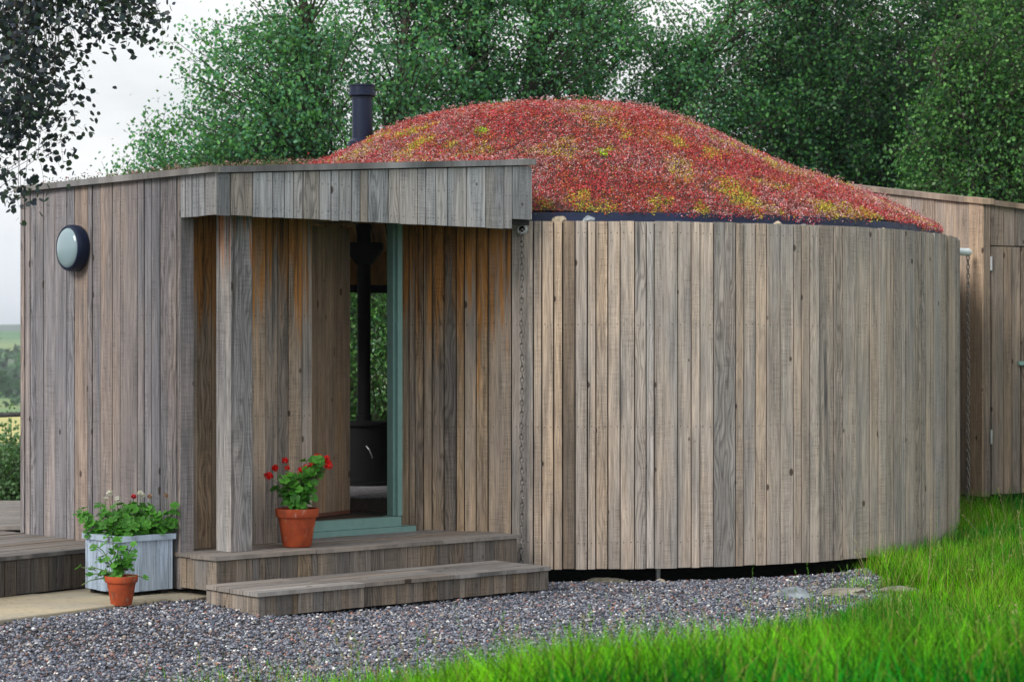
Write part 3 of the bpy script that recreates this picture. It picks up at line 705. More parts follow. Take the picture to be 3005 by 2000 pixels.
# ------------------------------------------------------------------ planter box
pl = empty('planter_box', (-2.55, 14.9, .11), 'square blue-grey painted wooden planter box against the side wall', 'planter')
pc0 = (-2.577, 14.50); PW = .42
def B2(a, b): return (pc0[0]+U[0]*a+V_[0]*b, pc0[1]+U[1]*a+V_[1]*b)
for nm, fn, nn in (('front_panel', lambda s: B2(s, 0), NF), ('side_panel', lambda s: B2(0, s), NS), ('back_panel', lambda s: B2(s, PW), V_), ('side_panel', lambda s: B2(PW, s), U)):
    q = MB(); wall_run(q, fn, [0.003, .035, .165, .29, .385, .417] if nm != 'side_panel' else [.003, .04, .15, .27, .38, .417], .125, .455, nn, th=.018, gap=.003, warm=.5, spread=.04, jit=.0008)
    q.plank(fn(.03), fn(.39), .13, .45, nn, .01, (1, .5, 0), 2, -.02); q.build(nm, [M['paintbox'], M['nail'], M['under']], pl)
q = MB(); zt = .492
for a, b, c, d in (((-.015, -.015), (PW+.015, -.015), (PW-.03, .03), (.03, .03)), ((-.015, PW+.015), (-.015, -.012), (.03, .032), (.03, PW-.03)), ((PW+.015, -.012), (PW+.015, PW+.015), (PW-.03, PW-.03), (PW-.03, .032)), ((PW+.012, PW+.015), (-.012, PW+.015), (.032, PW-.03), (PW-.032, PW-.03))):
    q.flat([B2(*a), B2(*b), B2(*c), B2(*d)], zt, .036, (1.1, .5, .2))
q.build('rim', [M['paintbox']], pl)
q = MB(); q.raw([(*B2(.02, .02), .45), (*B2(PW-.02, .02), .45), (*B2(PW-.02, PW-.02), .45), (*B2(.02, PW-.02), .45)], [(0, 1, 2, 3)]); q.build('soil', [M['soil']], pl)
for a, b in ((.05, .05), (.37, .05), (.05, .37), (.37, .37)):
    q = MB(); q.box((*B2(a, b), .112), (.05, .05, .030), 0, U); q.build('foot', [M['under']], pl)

# ------------------------------------------------------------------ pots
def pot(x, y, z, rt, rb, h, label):
    root = empty('flower_pot', (x, y, z), label, 'flower pot', 'terracotta pots')
    c = (x, y, z); hr = h*.22
    q = MB(); q.lathe(c, [(.001, .001), (rb*.96, .001), (rb, .006), (rb+(rt*.88-rb)*.98, h-hr), (rt*.88, h-hr+.002)], 48); q.build('pot_body', [M['terra']], root, True)
    q = MB(); q.lathe(c, [(rt*.86, h-hr), (rt*.955, h-hr), (rt*.975, h-hr+.006), (rt, h-.006), (rt*.985, h), (rt*.92, h), (rt*.90, h-.01), (rt*.86, h-.05)], 48); q.build('rim', [M['terra']], root, True)
    q = MB(); q.disc((x, y, z+h-.022), (0, 0, 1.0), rt*.89, 32) if False else q.raw([(x+rt*.89*math.cos(2*math.pi*k/32), y+rt*.89*math.sin(2*math.pi*k/32), z+h-.022) for k in range(32)], [tuple(range(32))]); q.build('soil', [M['soil']], root)
pot(-1.475, 15.20, Z_DK+.003, .150, .098, .262, 'larger terracotta pot standing on the porch platform')
pot(-2.49, 14.12, .092, .106, .066, .187, 'small terracotta pot on the pale paving before the planter')

# ------------------------------------------------------------------ geraniums
def round_leaf(c, n, r, col, cup=.25):
    """scalloped round leaf as a fan of quads (two per lobe)"""
    n = unit(np.array(n, float)); a = np.cross(n, [.3, .2, 1.0]); a = unit(a); b = np.cross(n, a); V = [np.array(c, float) - n*cup*r*.6]; Cc = [np.array(col)*.75]; K = 14; ph = rng.uniform(0, 6.28)
    for k in range(K):
        t_ = ph + 2*math.pi*k/K*.96; rr_ = r*(1.0 if k % 2 else .88)*(1+rng.normal(0, .04)); w = math.sin(k*2.1)*.12
        V.append(np.array(c) + a*math.cos(t_)*rr_ + b*math.sin(t_)*rr_ + n*(cup*.35+w)*r); Cc.append(np.array(col)*rng.uniform(.9, 1.25))
    F_ = [(0, 1+k, 1+(k+1), 1+(k+1)) for k in range(K-1)]
    return V, Cc, [(0, 1+k, 2+k) for k in range(K-1)]
def geranium(name, label, stems, leafr, flowers, grp, petal_cols):
    """stems: list of (base, tip); leaves ride on short stalks around every stem; flowers: (pos, radius, colour index)"""
    base = stems[0][0]; root = empty(name, base, label, 'plant', grp)
    q = MB(); V = []; C = []; F_ = []
    for b, tip, nl in stems:
        b = Vector(b); tip = Vector(tip); mid = (b+tip)/2 + Vector((random.uniform(-.02, .02), random.uniform(-.02, .02), .02)); pts = [b, b.lerp(mid, .5), mid, mid.lerp(tip, .5)+Vector((0, 0, .01)), tip]
        q.tube(pts, [.005, .0045, .004, .0035, .003], 6)
        for k in range(nl):
            f = random.uniform(.15, 1.05); o = b.lerp(tip, f); a = random.uniform(0, 6.28); out = (tip-b).normalized(); out.z = 0
            r = leafr*random.uniform(.55, 1.15); d = Vector((math.cos(a), math.sin(a)*.9-.25, random.uniform(.0, .9)))+out*.6; d.normalize()
            pz = o + d*r*random.uniform(.8, 2.0); q.tube([o, (o+pz)/2+Vector((0, 0, .006)), pz], .0016, 4)
            nrm = (d*.75 + Vector((random.uniform(-.3, .3), -.35+random.uniform(-.3, .3), .7))).normalized()
            g_ = random.uniform(0, 1); col = (.03+.06*g_, .14+.17*g_, .012+.02*g_)
            v, c, f_ = round_leaf(pz, nrm, r, col); o_ = len(V); V += v; C += c; F_ += [tuple(i+o_ for i in t_) for t_ in f_]
    q.build('stems', [M['stem']], root, True)
    np_mesh('leaves', V, F_, M['ger'], np.array(C), root)
    for (c, r, ci, b) in flowers:
        q = MB(); q.tube([b, ((b[0]+c[0])/2, (b[1]+c[1])/2, (b[2]+c[2])/2+.01), c], .002, 5)
        fo = None; n = int(26*(r/.03)**1.3)+5; dirs = unit(rng.normal(size=(n, 3))+np.array([0, -.2, .3])); ctr = np.array(c)+dirs*r*rng.uniform(.55, 1, (n, 1))
        parts = []
        pcx = np.array(petal_cols[ci])
        for k in range(4):
            dd_ = unit(np.cross(dirs, rng.normal(size=(n, 3)))); cc_ = pcx*rng.uniform(.6, 1.2, (n, 1))
            parts.append(leaves(ctr+dd_*.006, dd_, dirs, np.full(n, .019), np.full(n, .013), cc_))
        v, f_, c_ = join(parts); fo = np_mesh('flower_head', v, f_, M['petal'], c_, root)
        s_ = q.build('flower_stalk', [M['stem']], fo, True); s_.location = (0, 0, 0)
M['stem'] = plain('plant_stems', (.09, .16, .04), .6)
def pxp(px, py, Yd): return ((px-1502.5)/6500*Yd, Yd, CZ + (1015-py)/6500*Yd)
RED = (.80, .010, .006)
b = (-1.475, 15.20, Z_DK+.24)
stems = [((b[0]+random.uniform(-.05, .05), b[1]+random.uniform(-.05, .05), b[2]), pxp(px, py, 15.2+random.uniform(-.09, .09)), 19)
         for px, py in ((822, 1440), (835, 1400), (860, 1410), (885, 1400), (905, 1380), (920, 1410), (900, 1440), (860, 1450), (925, 1360), (880, 1425))]
fl_ = [((788, 1396), .030), ((808, 1373), .021), ((837, 1351), .020), ((842, 1372), .016), ((845, 1404), .033), ((858, 1398), .024), ((885, 1382), .030), ((905, 1372), .034), ((917, 1388), .022),
       ((920, 1362), .022), ((932, 1340), .024), ((958, 1347), .026), ((962, 1363), .030)]
geranium('geranium', 'red-flowered geranium in the pot on the porch', stems, .037,
         [(pxp(p[0], p[1], 15.2+random.uniform(-.06, .04)), r*1.2, 0, (b[0]+(p[0]-870)*.0008, b[1], b[2]+.11)) for p, r in fl_], 'geraniums', [RED])
b = (-2.49, 14.12, .092+.17)
stems = [(b, pxp(px, py, 14.12+random.uniform(-.06, .06)), n) for px, py, n in ((335, 1660, 7), (350, 1625, 7), (330, 1590, 8), (300, 1640, 6), (375, 1600, 7), (345, 1600, 8), (400, 1585, 5), (285, 1602, 6), (380, 1650, 7), (255, 1690, 6), (245, 1665, 6), (430, 1700, 1), (305, 1690, 7), (240, 1715, 3))]
geranium('geranium', 'leggy flowerless geranium in the small pot on the paving', stems, .032, [], 'geraniums', [RED])
stems = []
for i in range(38):
    a, c = random.uniform(.03, PW-.03), random.uniform(.03, PW-.03); bx, by = B2(a, c); px = 250+ (i % 15)*18; py = random.uniform(1470, 1545)
    tx = bx + (a-.21)*.25*U[0] + (c-.21)*.3*V_[0] + random.uniform(-.05, .05); ty = by + random.uniform(-.05, .05)
    stems.append(((bx, by, .45), (tx, ty, .46+random.uniform(.04, .21)), 14))
geranium('geranium', 'bushy geranium with few white and red flowers filling the planter', stems, .033,
         [(pxp(*p, 14.75), r, ci, (pxp(p[0], 1500, 14.8))) for p, r, ci in (((323, 1447), .024, 0), ((345, 1465), .022, 0), ((392, 1457), .018, 1), ((412, 1445), .018, 0), ((418, 1452), .016, 0), ((440, 1455), .012, 2), ((488, 1452), .014, 2), ((310, 1462), .012, 0))],
         'geraniums', [(.75, .72, .72), (.55, .02, .03), (.45, .28, .20)])

# ------------------------------------------------------------------ bulkhead light
vl = v_at(232); c0 = P3(0, vl, CZ+(1015-728)/6500*15.75); lt = empty('bulkhead_light', c0, 'round black bulkhead light with opal lens on the side wall', 'light'); n3 = (NS[0], NS[1], 0)
q = MB(); q.lathe(c0, [(.001, .006), (.150, .006), (.163, .015), (.166, .05), (.163, .085), (.154, .098), (.146, .100), (.141, .094)], 56, 0, n3); q.build('housing', [M['flue']], lt, True)
q = MB(); q.lathe(c0, [(.143, .09), (.135, .103), (.11, .115), (.07, .124), (.03, .128), (.001, .129)], 56, 0, n3); q.build('lens', [M['lens']], lt, True)

# ------------------------------------------------------------------ stove
sv = empty('wood_stove', (-1.33, 19.9, .5), 'black cylindrical wood stove seen through the open doorway', 'stove')
q = MB(); c = (-1.33, 19.9, 0); q.lathe(c, [(.001, .50), (.31, .50), (.31, .53), (.28, .54), (.28, 1.03), (.31, 1.035), (.31, 1.065), (.001, 1.07)], 48); q.build('body', [M['black']], sv, True)
q = MB(); q.lathe(c, [(.060, 1.07), (.070, 1.07), (.070, 1.12), (.060, 1.125), (.060, 2.50)], 24); q.build('stove_pipe', [M['black']], sv, True)
q = MB(); q.box((c[0], c[1], 2.63), (.33, .33, .07)); q.tube([(c[0], c[1], 2.66), (c[0], c[1], 3.3)], .062, 16)
q.raw([(c[0]+i*.066, c[1]+j*.066, 2.47) for i, j in ((-1, -1), (1, -1), (1, 1), (-1, 1))]+[(c[0]+i*.16, c[1]+j*.16, 2.60) for i, j in ((-1, -1), (1, -1), (1, 1), (-1, 1))], [(0, 1, 2, 3), (0, 4, 5, 1), (1, 5, 6, 2), (2, 6, 7, 3), (3, 7, 4, 0)])
q.build('ceiling_shroud', [M['black']], sv)
q = MB(); q.tube([pxp(1075, 1308, 19.57), pxp(1083, 1318, 19.54), pxp(1089, 1331, 19.54), pxp(1093, 1343, 19.57)], .006, 8); q.build('handle', [M['steel']], sv, True)
q = MB(); q.raw([(c[0]+1.25*math.cos(2*math.pi*k/48), 19.5+1.35*math.sin(2*math.pi*k/48), .489+z) for z in (0, .012) for k in range(48)], [tuple(range(48, 96))]+[(k, (k+1) % 48, 48+(k+1) % 48, 48+k) for k in range(48)])
o = q.build('hearth_mat', [M['hearth']]); recentre(o, (c[0], 19.5, .489)); tag(o, 'round speckled grey mat on the floor under the stove', 'mat')

# ------------------------------------------------------------------ shed on the right
SCX, SCY = 4.34, 20.4; zb_s = CZ-1.384
shed = empty('timber_shed', (SCX+.5, SCY+1, .2), 'timber shed with board door behind the curved wall', 'shed')
da = unit(np.array([3.4-SCX, 22.62-SCY])); na = (-abs(da[1])*1.0, -abs(da[0])); na = (float(da[1])*-1, float(da[0])) 
if na[1] > 0: na = (-na[0], -na[1])
db = unit(np.array([.9, .43])); nb = (float(db[1]), -float(db[0]))
fa = lambda s: (SCX+float(da[0])*s, SCY+float(da[1])*s); fb = lambda s: (SCX+float(db[0])*s, SCY+float(db[1])*s)
LA = 2.95; zta = lambda s: CZ+1.305+.125*s; ztb = lambda s: CZ+1.305-.075*s
q = MB(); wall_run(q, fa, [0, .22]+rand_bounds(.22, LA, .22, .34)[1:], zb_s, zta, na, warm=.6, b=1.12, tones={0: (1.2, 1.0, .1, .008)}, rows=(2.9,), spread=.1, gap=.005)
q.plank(fa(.03), fa(LA-.03), zb_s+.01, 3.0, na, .02, (1, .5, 0), 2, -.03); q.build('left_wall', [M['shed'], M['nail'], M['membrane']], shed)
q = MB(); DZ = CZ + (1015-722)/6500*20.5; d0 = .085; d1 = .95
wall_run(q, fb, [0.002, d0-.004], zb_s, ztb, nb, warm=.4, b=.62, rows=()); wall_run(q, fb, rand_bounds(d1+.004, 3.2, .1, .16), zb_s, ztb, nb, warm=.4, b=.62, rows=(2.4,))  # front wall and door toned down, shade of this side painted into the boards
wall_run(q, fb, rand_bounds(d0, d1, .08, .14), DZ+.006, ztb, nb, warm=.4, b=.62, rows=())
q.plank(fb(.03), fb(3.15), zb_s+.01, 2.85, nb, .02, (1, .5, 0), 2, -.03); q.build('front_wall', [M['shed'], M['nail'], M['membrane']], shed)
q = MB(); wall_run(q, fb, rand_bounds(d0+.002, d1-.002, .07, .12), zb_s+.02, DZ-.006, nb, warm=.4, b=.62, rows=()); dr = q.build('door', [M['shed'], M['nail']], shed)
for py in (773, 1281):
    z = CZ+(1015-py)/6500*20.44; k = MB(); x, y = fb(d0-.004); k.tube([(x+nb[0]*.012, y+nb[1]*.012, z-.065), (x+nb[0]*.012, y+nb[1]*.012, z+.065)], .012, 10); o = k.build('hinge', [M['steel']], dr, True); o.location = (0, 0, 0)
k = MB(); x, y = fb(.46); z = CZ+(1015-1065)/6500*20.6; k.box((x+nb[0]*.02, y+nb[1]*.02, z), (.14, .03, .035), 0, (float(db[0]), float(db[1]))); o = k.build('latch', [M['green']], dr); o.location = (0, 0, 0)
q = MB()
def strim(a, b, za, zb_, n, tn): q.flat([(a[0]+n[0]*.03, a[1]+n[1]*.03), (b[0]+n[0]*.03, b[1]+n[1]*.03), (b[0]-n[0]*.1, b[1]-n[1]*.1), (a[0]-n[0]*.1, a[1]-n[1]*.1)], (za, zb_, zb_, za), .05, tn)
strim(fa(LA), fa(.28), zta(LA)+.05, zta(.28)+.05, na, (.8, .6, .2)); strim(fa(.276), fa(-.03), zta(.28)+.053, zta(0)+.05, na, (.85, .9, .3)); strim(fb(0.0), fb(3.2), ztb(0)+.049, ztb(3.2)+.05, nb, (.7, .7, .2))
q.build('roof_trim', [M['shed']], shed)
bk0, bk1 = fa(LA), fb(3.2); bx_ = (bk1[0]-1.0, bk1[1]+2.2)
q = MB(); q.raw([(*fa(0), zta(0)), (*bk1, ztb(3.2)), (*bx_, ztb(3.2)), (*bk0, zta(LA))], [(0, 1, 2, 3)]); q.build('roof', [M['substrate']], shed)
q = MB(); n_ = unit(np.array([bx_[0]-bk0[0], bx_[1]-bk0[1]])); q.plank(bk0, bx_, zb_s, (3.3, 2.9), (-float(n_[1]), float(n_[0])), .03, tone(.5)); 
n_ = unit(np.array([bk1[0]-bx_[0], bk1[1]-bx_[1]])); q.plank(bx_, bk1, zb_s, 2.88, (-float(n_[1]), float(n_[0])), .03, tone(.5)); q.build('back_wall', [M['shed']], shed)
q = MB(); xm, ym = (SCX+bx_[0])/2, (SCY+bx_[1])/2; q.box((xm, ym, .16), (1.6, 1.2, .3)); q.build('base', [M['under']], shed)
# pale overflow pipe + second chain
p0 = (DR(R(-14))[0], DR(R(-14))[1]); pz = CZ+(1015-737)/6500*20.2
p1 = ((2842-1502.5)/6500*20.42, 20.42)
q = MB(); q.tube([(3.6, 19.7, pz), (p1[0], p1[1], pz)], .035, 18); q.tube([(p1[0]-.02, p1[1]-.004, pz), (p1[0]+.002, p1[1], pz)], .038, 18); q.build('overflow_pipe', [M['pipe']], cabin, True)
chain('rain_chain', p1[0]-.008, p1[1]-.02, pz-.03, .32, 'rain chain in the dark gap between curved wall and shed', 1.2)

# ------------------------------------------------------------------ stones
def rock(name, c, sz, mat, label, grp, seed, flat_=.6, cat='rock'):
    bm = bmesh.new(); bmesh.ops.create_icosphere(bm, subdivisions=4, radius=1); rr = np.random.default_rng(seed)
    P = np.array([v.co[:] for v in bm.verts])
    for _ in range(9):
        n = unit(rr.normal(size=3)); d = rr.uniform(.55, .85); s_ = P@n; P = P - np.where(s_ > d, s_-d, 0)[:, None]*n
    P = P*(1+.35*(vnoise(P*2.3+seed, seed)-.5)[:, None]) + .16*(vnoise(P*7+seed, seed+1)-.5)[:, None]*P
    for v, p in zip(bm.verts, P): v.co = (p[0]*sz[0], p[1]*sz[1], p[2]*sz[2])
    me = bpy.data.meshes.new(name); bm.to_mesh(me); bm.free(); o = link(me, name, [mat]); o.location = c; o.rotation_euler = (0, 0, rr.uniform(-.4, .4)); return tag(o, label, cat, grp)
M['tan'] = plain('tan_stone', (.36, .30, .22), .9, var=.3, scale=14, bump=.01)
def rp(px, py, Yd): x, y, z = pxp(px, py, Yd); return (x, y, z)
for i, (px, w, h, lb) in enumerate([(1641, .062, .040, 'pointed tan stone on the roof edge next to the porch fascia'), (1728, .058, .042, 'grey-green stone on the roof edge, second from the porch'),
                                    (1932, .036, .018, 'low tan stone on the roof edge, third from the porch'), (1996, .045, .021, 'low grey stone on the roof edge, fourth from the porch'), (2044, .022, .017, 'smallest grey stone on the roof edge'),
                                    (2300, .040, .032, 'sharp orange-tan stone on the roof edge above the curved wall'), (2380, .055, .022, 'flat grey stone on the roof edge right of the orange one'), (2612, .045, .024, 'pale stone near the right end of the roof edge'), (2662, .045, .022, 'last pale stone at the right end of the roof edge')]):
    th = th_at(px); x, y = DR(th, RD-.075); rock('roof_stone', (x, y, 2.642+h*.6), (w, .045, h), M['tan'] if i not in (1, 3, 4, 6) else M['greyrock'], lb, 'stones along the roof edge', 20+i, cat='stone')
for i, (px, py, Yd, sz, mt, lb) in enumerate([(2335, 1742, 15.3, (.15, .10, .075), 'greyrock', 'smooth blue-grey rock at the edge of the gravel'), (2482, 1735, 15.5, (.23, .13, .055), 'rock', 'broad brown lichened rock half buried in the grass'),
                                               (2640, 1745, 15.6, (.17, .09, .045), 'rock', 'low brown rock furthest right in the grass'), (1770, 1706, 16.3, (.20, .12, .045), 'darkrock', 'low dark mossy rock under the edge of the curved wall'),
                                               (1935, 1706, 16.35, (.065, .05, .035), 'tan', 'small orange-brown rock by the steel floor jack')]):
    x, y, z = pxp(px, py, Yd); gz = float(ground_z(x, y)); rock('rock', (x, y, gz+sz[2]*.05), sz, M[mt], lb, 'rocks in the gravel and grass', 40+i)
M['redpl'] = plain('dull_red_plastic', (.16, .012, .018), .5)
for px, lb in ((2312, 'left of two small dull red tubs in the gap under the curved wall'), (2352, 'right of two small dull red tubs in the gap under the curved wall')):
    th = th_at(px); x, y = DR(th, RD-.12); gz = float(ground_z(x, y)); q = MB(); q.lathe((x, y, gz), [(.001, .004), (.03, .004), (.038, .065), (.043, .068), (.043, .076), (.001, .074)], 18); o = q.build('plastic_tub', [M['redpl']], None, True); recentre(o, (x, y, gz)); tag(o, lb, 'tub', 'plastic tubs')

# ------------------------------------------------------------------ gravel
ico = bmesh.new(); bmesh.ops.create_icosphere(ico, subdivisions=1, radius=1); IV = np.array([v.co[:] for v in ico.verts]); IF = np.array([[v.index for v in f.verts] for f in ico.faces]); ico.free()
def gravel(n, smin, smax, lift):
    x = rng.uniform(-4.6, 3.3, n); y = rng.uniform(9.6, 18.2, n)
    e = grassedge(x) - .25 + .5*vnoise(np.stack([x*1.5, y*1.5, x*0], -1), 5) - .2
    du = (x-AX)*U[0]+(y-AY)*U[1]; dv = (x-AX)*V_[0]+(y-AY)*V_[1]
    s_ = (x-o0[0])*dirD[0]+(y-o0[1])*dirD[1]; b_ = (x-o0[0])*nD[0]+(y-o0[1])*nD[1]
    r = np.hypot(x-CX, y-CY)
    keep = (y > e-1.5) & ~((du > -.02) & (dv > .1) & (r > RD)) & ~((s_ < 1.2) & (b_ < .92)) & ~((du > .0) & (du < 2.3) & (dv > -.5) & (dv < .1)) & (r > RD-.22)
    keep &= (np.abs(x)/y < .29)
    x, y = x[keep], y[keep]; n = len(x); s = rng.uniform(smin, smax, n)**1.0
    rot = rng.normal(size=(n, 3, 3)); qm, _ = np.linalg.qr(rot); sc = np.stack([s*rng.uniform(.8, 1.4, n), s*rng.uniform(.6, 1.0, n), s*rng.uniform(.4, .75, n)], -1)
    base = IV[None]*(1+rng.uniform(-.28, .18, (n, 12, 1)))*sc[:, None, :]; base = np.einsum('nij,nkj->nki', qm, base); base[:, :, 2] *= .75
    z = ground_z(x, y) + rng.uniform(0, lift, n)
    V = base + np.stack([x, y, z], -1)[:, None, :]
    F_ = IF[None] + (np.arange(n)*12)[:, None, None]
    col = pick(n, [(.10, .115, .16), (.17, .185, .23), (.27, .29, .34), (.24, .155, .15), (.045, .05, .065), (.60, .60, .60), (.30, .25, .22), (.38, .18, .14)], [30, 26, 17, 9, 20, 5, 6, 1.5])*rng.uniform(.7, 1.3, (n, 1))
    return V.reshape(-1, 3), F_.reshape(-1, 3), np.repeat(col, 12, axis=0)
v, f, c = join([gravel(150000, .0065, .012, .010), gravel(75000, .0065, .016, .018)])
tag(np_mesh('gravel', v, f, M['stone'], c), 'loose grey and pinkish gravel in front of the cabin', 'gravel', kind='stuff')

# ------------------------------------------------------------------ sedum
def ray_dome(px, py):
    for Yd in np.arange(16.55, 22, .01):
        x, y, z = pxp(px, py, Yd)
        if math.hypot(x-CX, y-CY) < 3.4 and z < float(dome_z(x, y)): return x, y
    return pxp(px, py, 20)[:2]
patches = [(1765, 452, .13, .085, 2), (1780, 440, .10, .1, 1), (1085, 427, .12, .10, 3), (1210, 392, .28, .12, 1), (1120, 408, .2, .1, 1), (1235, 425, .2, .14, 1), (1413, 396, .09, .07, 2), (2080, 455, .16, .14, 1), (2140, 560, .22, .2, 1), (2180, 590, .2, .2, 1), (1935, 602, .14, .12, 1), (1700, 600, .15, .16, 1), (1760, 610, .25, .08, 1),
           (2420, 612, .17, .12, 1), (1945, 328, .14, .2, 3), (2330, 486, .18, .2, 1), (2200, 445, .08, .12, 1), (1520, 600, .05, .5, 3), (2560, 640, .15, .1, 1), (2060, 620, .1, .08, 1), (1985, 425, .13, .14, 1), (1600, 610, .10, .1, 1), (1840, 400, .12, .12, 1), (1320, 430, .1, .08, 1)]
PT = [(*ray_dome(a, b), c, d, k) for a, b, c, d, k in patches]
N = 150000
rr_ = np.sqrt(rng.uniform(0, 1, N))*3.47; aa = rng.uniform(0, 2*np.pi, N)
keep = (rng.uniform(0, 1, N) < np.where(np.sin(aa) > .45, .35, 1.0))
rr_, aa = rr_[keep], aa[keep]; x = CX+rr_*np.cos(aa); y = CY+rr_*np.sin(aa); fr_ = (rr_ < 3.42) | ((np.cos(aa) > .38 - .35*vnoise(np.stack([aa*9, aa*0, aa*0], -1), 55)) & (rr_ < 3.40+.06*vnoise(np.stack([aa*14, aa*0, aa*0], -1), 56))); rr_, aa, x, y = rr_[fr_], aa[fr_], x[fr_], y[fr_]; z = dome_z(x, y) - np.maximum(0, rr_-3.40)*.9
# overhang fringe
def sed_cols(x, y):
    n = len(x); q1 = vnoise(np.stack([x*1.7, y*1.7, x*0+3], -1), 3); q2 = vnoise(np.stack([x*4.5, y*4.5, x*0+9], -1), 4); q3 = vnoise(np.stack([x*11, y*11, x*0+1], -1), 8)
    red = np.array([.50, .055, .060]); dk = np.array([.12, .010, .016]); pink = np.array([.52, .30, .33]); org = np.array([.52, .14, .05]); yel = np.array([.50, .40, .05]); grn = np.array([.30, .42, .03]); brn = np.array([.20, .09, .05])
    col = red[None]*rng.uniform(.6, 1.35, (n, 1)); u_ = rng.uniform(0, 1, n)
    def setm(m, c): col[m] = c*rng.uniform(.65, 1.3, (m.sum(), 1))
    setm(u_ < .14, dk); setm((u_ > .14) & (u_ < .20 + .28*np.clip((q1-.25)*2, 0, 1)), pink); setm((u_ > .5) & (u_ < .5+.35*np.clip((q2-.35)*2.2, 0, 1)), org)
    setm((u_ > .86) & (u_ < .86+.12*np.clip(q3*1.6-.4, 0, 1)), brn); setm((q1*.35+q2*.65 > .70) & (u_ > .6), yel)
    setm((u_ > .985), yel)
    for (px_c, py_c, ra, rb, k) in PT:
        ra *= .9; rb *= .8
        ang = 0; d = np.sqrt(((x-px_c)/ra)**2+((y-py_c)/(rb*2.2))**2) + (q3-.5)*.9 + (u_-.5)*.5; m = d < .52
        if k == 1: setm(m & (u_ < .5), yel); setm(m & (u_ > .55) & (u_ < .7), grn*.8)
        elif k == 2: setm(m, np.array([.33, .52, .02]))
        else: setm(m & (u_ < .8), np.array([.26, .30, .025]))
    return col
col = sed_cols(x, y)
parts = []
pos0 = np.stack([x, y, z], -1)
hgt = .010 + .028*vnoise(np.stack([x*6, y*6, x*0], -1), 21)
for k in range(4):
    n = len(x); d = unit(rng.normal(size=(n, 3))*[1, 1, .55] + [0, 0, .45]); nn = unit(np.cross(d, rng.normal(size=(n, 3)))); p_ = pos0 + rng.normal(size=(n, 3))*.011 + np.stack([x*0, x*0, hgt*rng.uniform(.2, 1.2, n)], -1)
    parts.append(leaves(p_, d, nn, rng.uniform(.011, .021, n), rng.uniform(.005, .011, n), col*rng.uniform(.75, 1.25, (n, 1)), .2))
# flower stalks
n = 4200; r2 = np.sqrt(rng.uniform(0, 1, n))*3.4; a2 = rng.uniform(0, 2*np.pi, n); sx_ = CX+r2*np.cos(a2); sy_ = CY+r2*np.sin(a2); sz_ = dome_z(sx_, sy_); m = vnoise(np.stack([sx_*2.2, sy_*2.2, sx_*0], -1), 31) > .42
sx_, sy_, sz_ = sx_[m], sy_[m], sz_[m]
# strip on the flat porch roof and low spots
n2 = 5200; uu = rng.uniform(.05, 2.7, n2); vv = rng.uniform(.10, 2.4, n2); dens = np.where(uu > .55, 1.0, .55); m = rng.uniform(0, 1, n2) < dens; uu, vv = uu[m], vv[m]
px2 = AX+uu*U[0]+vv*V_[0]; py2 = AY+uu*U[1]+vv*V_[1]; pz2 = np.array([roofz(a, b) for a, b in zip(uu, vv)]); c2 = sed_cols(px2, py2)
wd_ = (uu < .85) | (rng.uniform(0, 1, len(uu)) < .25)*(uu < 1.3); c2[wd_] = pick(int(wd_.sum()), [(.10, .12, .05), (.06, .10, .03), (.20, .15, .10)], [2, 2, 1])
for k in range(7):
    n = len(px2); d = unit(rng.normal(size=(n, 3))*[1, 1, .6] + [0, 0, .5]); nn = unit(np.cross(d, rng.normal(size=(n, 3)))); p_ = np.stack([px2, py2, pz2], -1)+rng.normal(size=(n, 3))*.02+np.stack([px2*0, px2*0, rng.uniform(0, .055, n)], -1)
    parts.append(leaves(p_, d, nn, rng.uniform(.014, .026, n), rng.uniform(.006, .012, n), c2*rng.uniform(.75, 1.2, (n, 1)), .2))
sx_ = np.concatenate([sx_, px2[:500]]); sy_ = np.concatenate([sy_, py2[:500]]); sz_ = np.concatenate([sz_, pz2[:500]]); n = len(sx_)
h = rng.uniform(.03, .085, n); lean = rng.normal(size=(n, 2))*.012
bot = np.stack([sx_, sy_, sz_], -1); top = bot + np.stack([lean[:, 0], lean[:, 1], h], -1); d = unit(top-bot); nn = unit(np.cross(d, rng.normal(size=(n, 3))))
sc_ = np.array([.30, .13, .12])*rng.uniform(.6, 1.2, (n, 1)); parts.append(leaves((bot+top)/2, d, nn, h, np.full(n, .0035), sc_))
for k in range(7):
    d = unit(rng.normal(size=(n, 3))); nn = unit(np.cross(d, rng.normal(size=(n, 3)))); parts.append(leaves(top+rng.normal(size=(n, 3))*[.009, .009, .004], d, nn, rng.uniform(.010, .017, n), rng.uniform(.006, .010, n), np.array([.46, .24, .26])*rng.uniform(.6, 1.3, (n, 1))))
v, f, c = join(parts); tag(np_mesh('sedum', v, f, M['sedum'], c), 'red and yellow-green sedum covering the domed roof', 'sedum', kind='stuff')

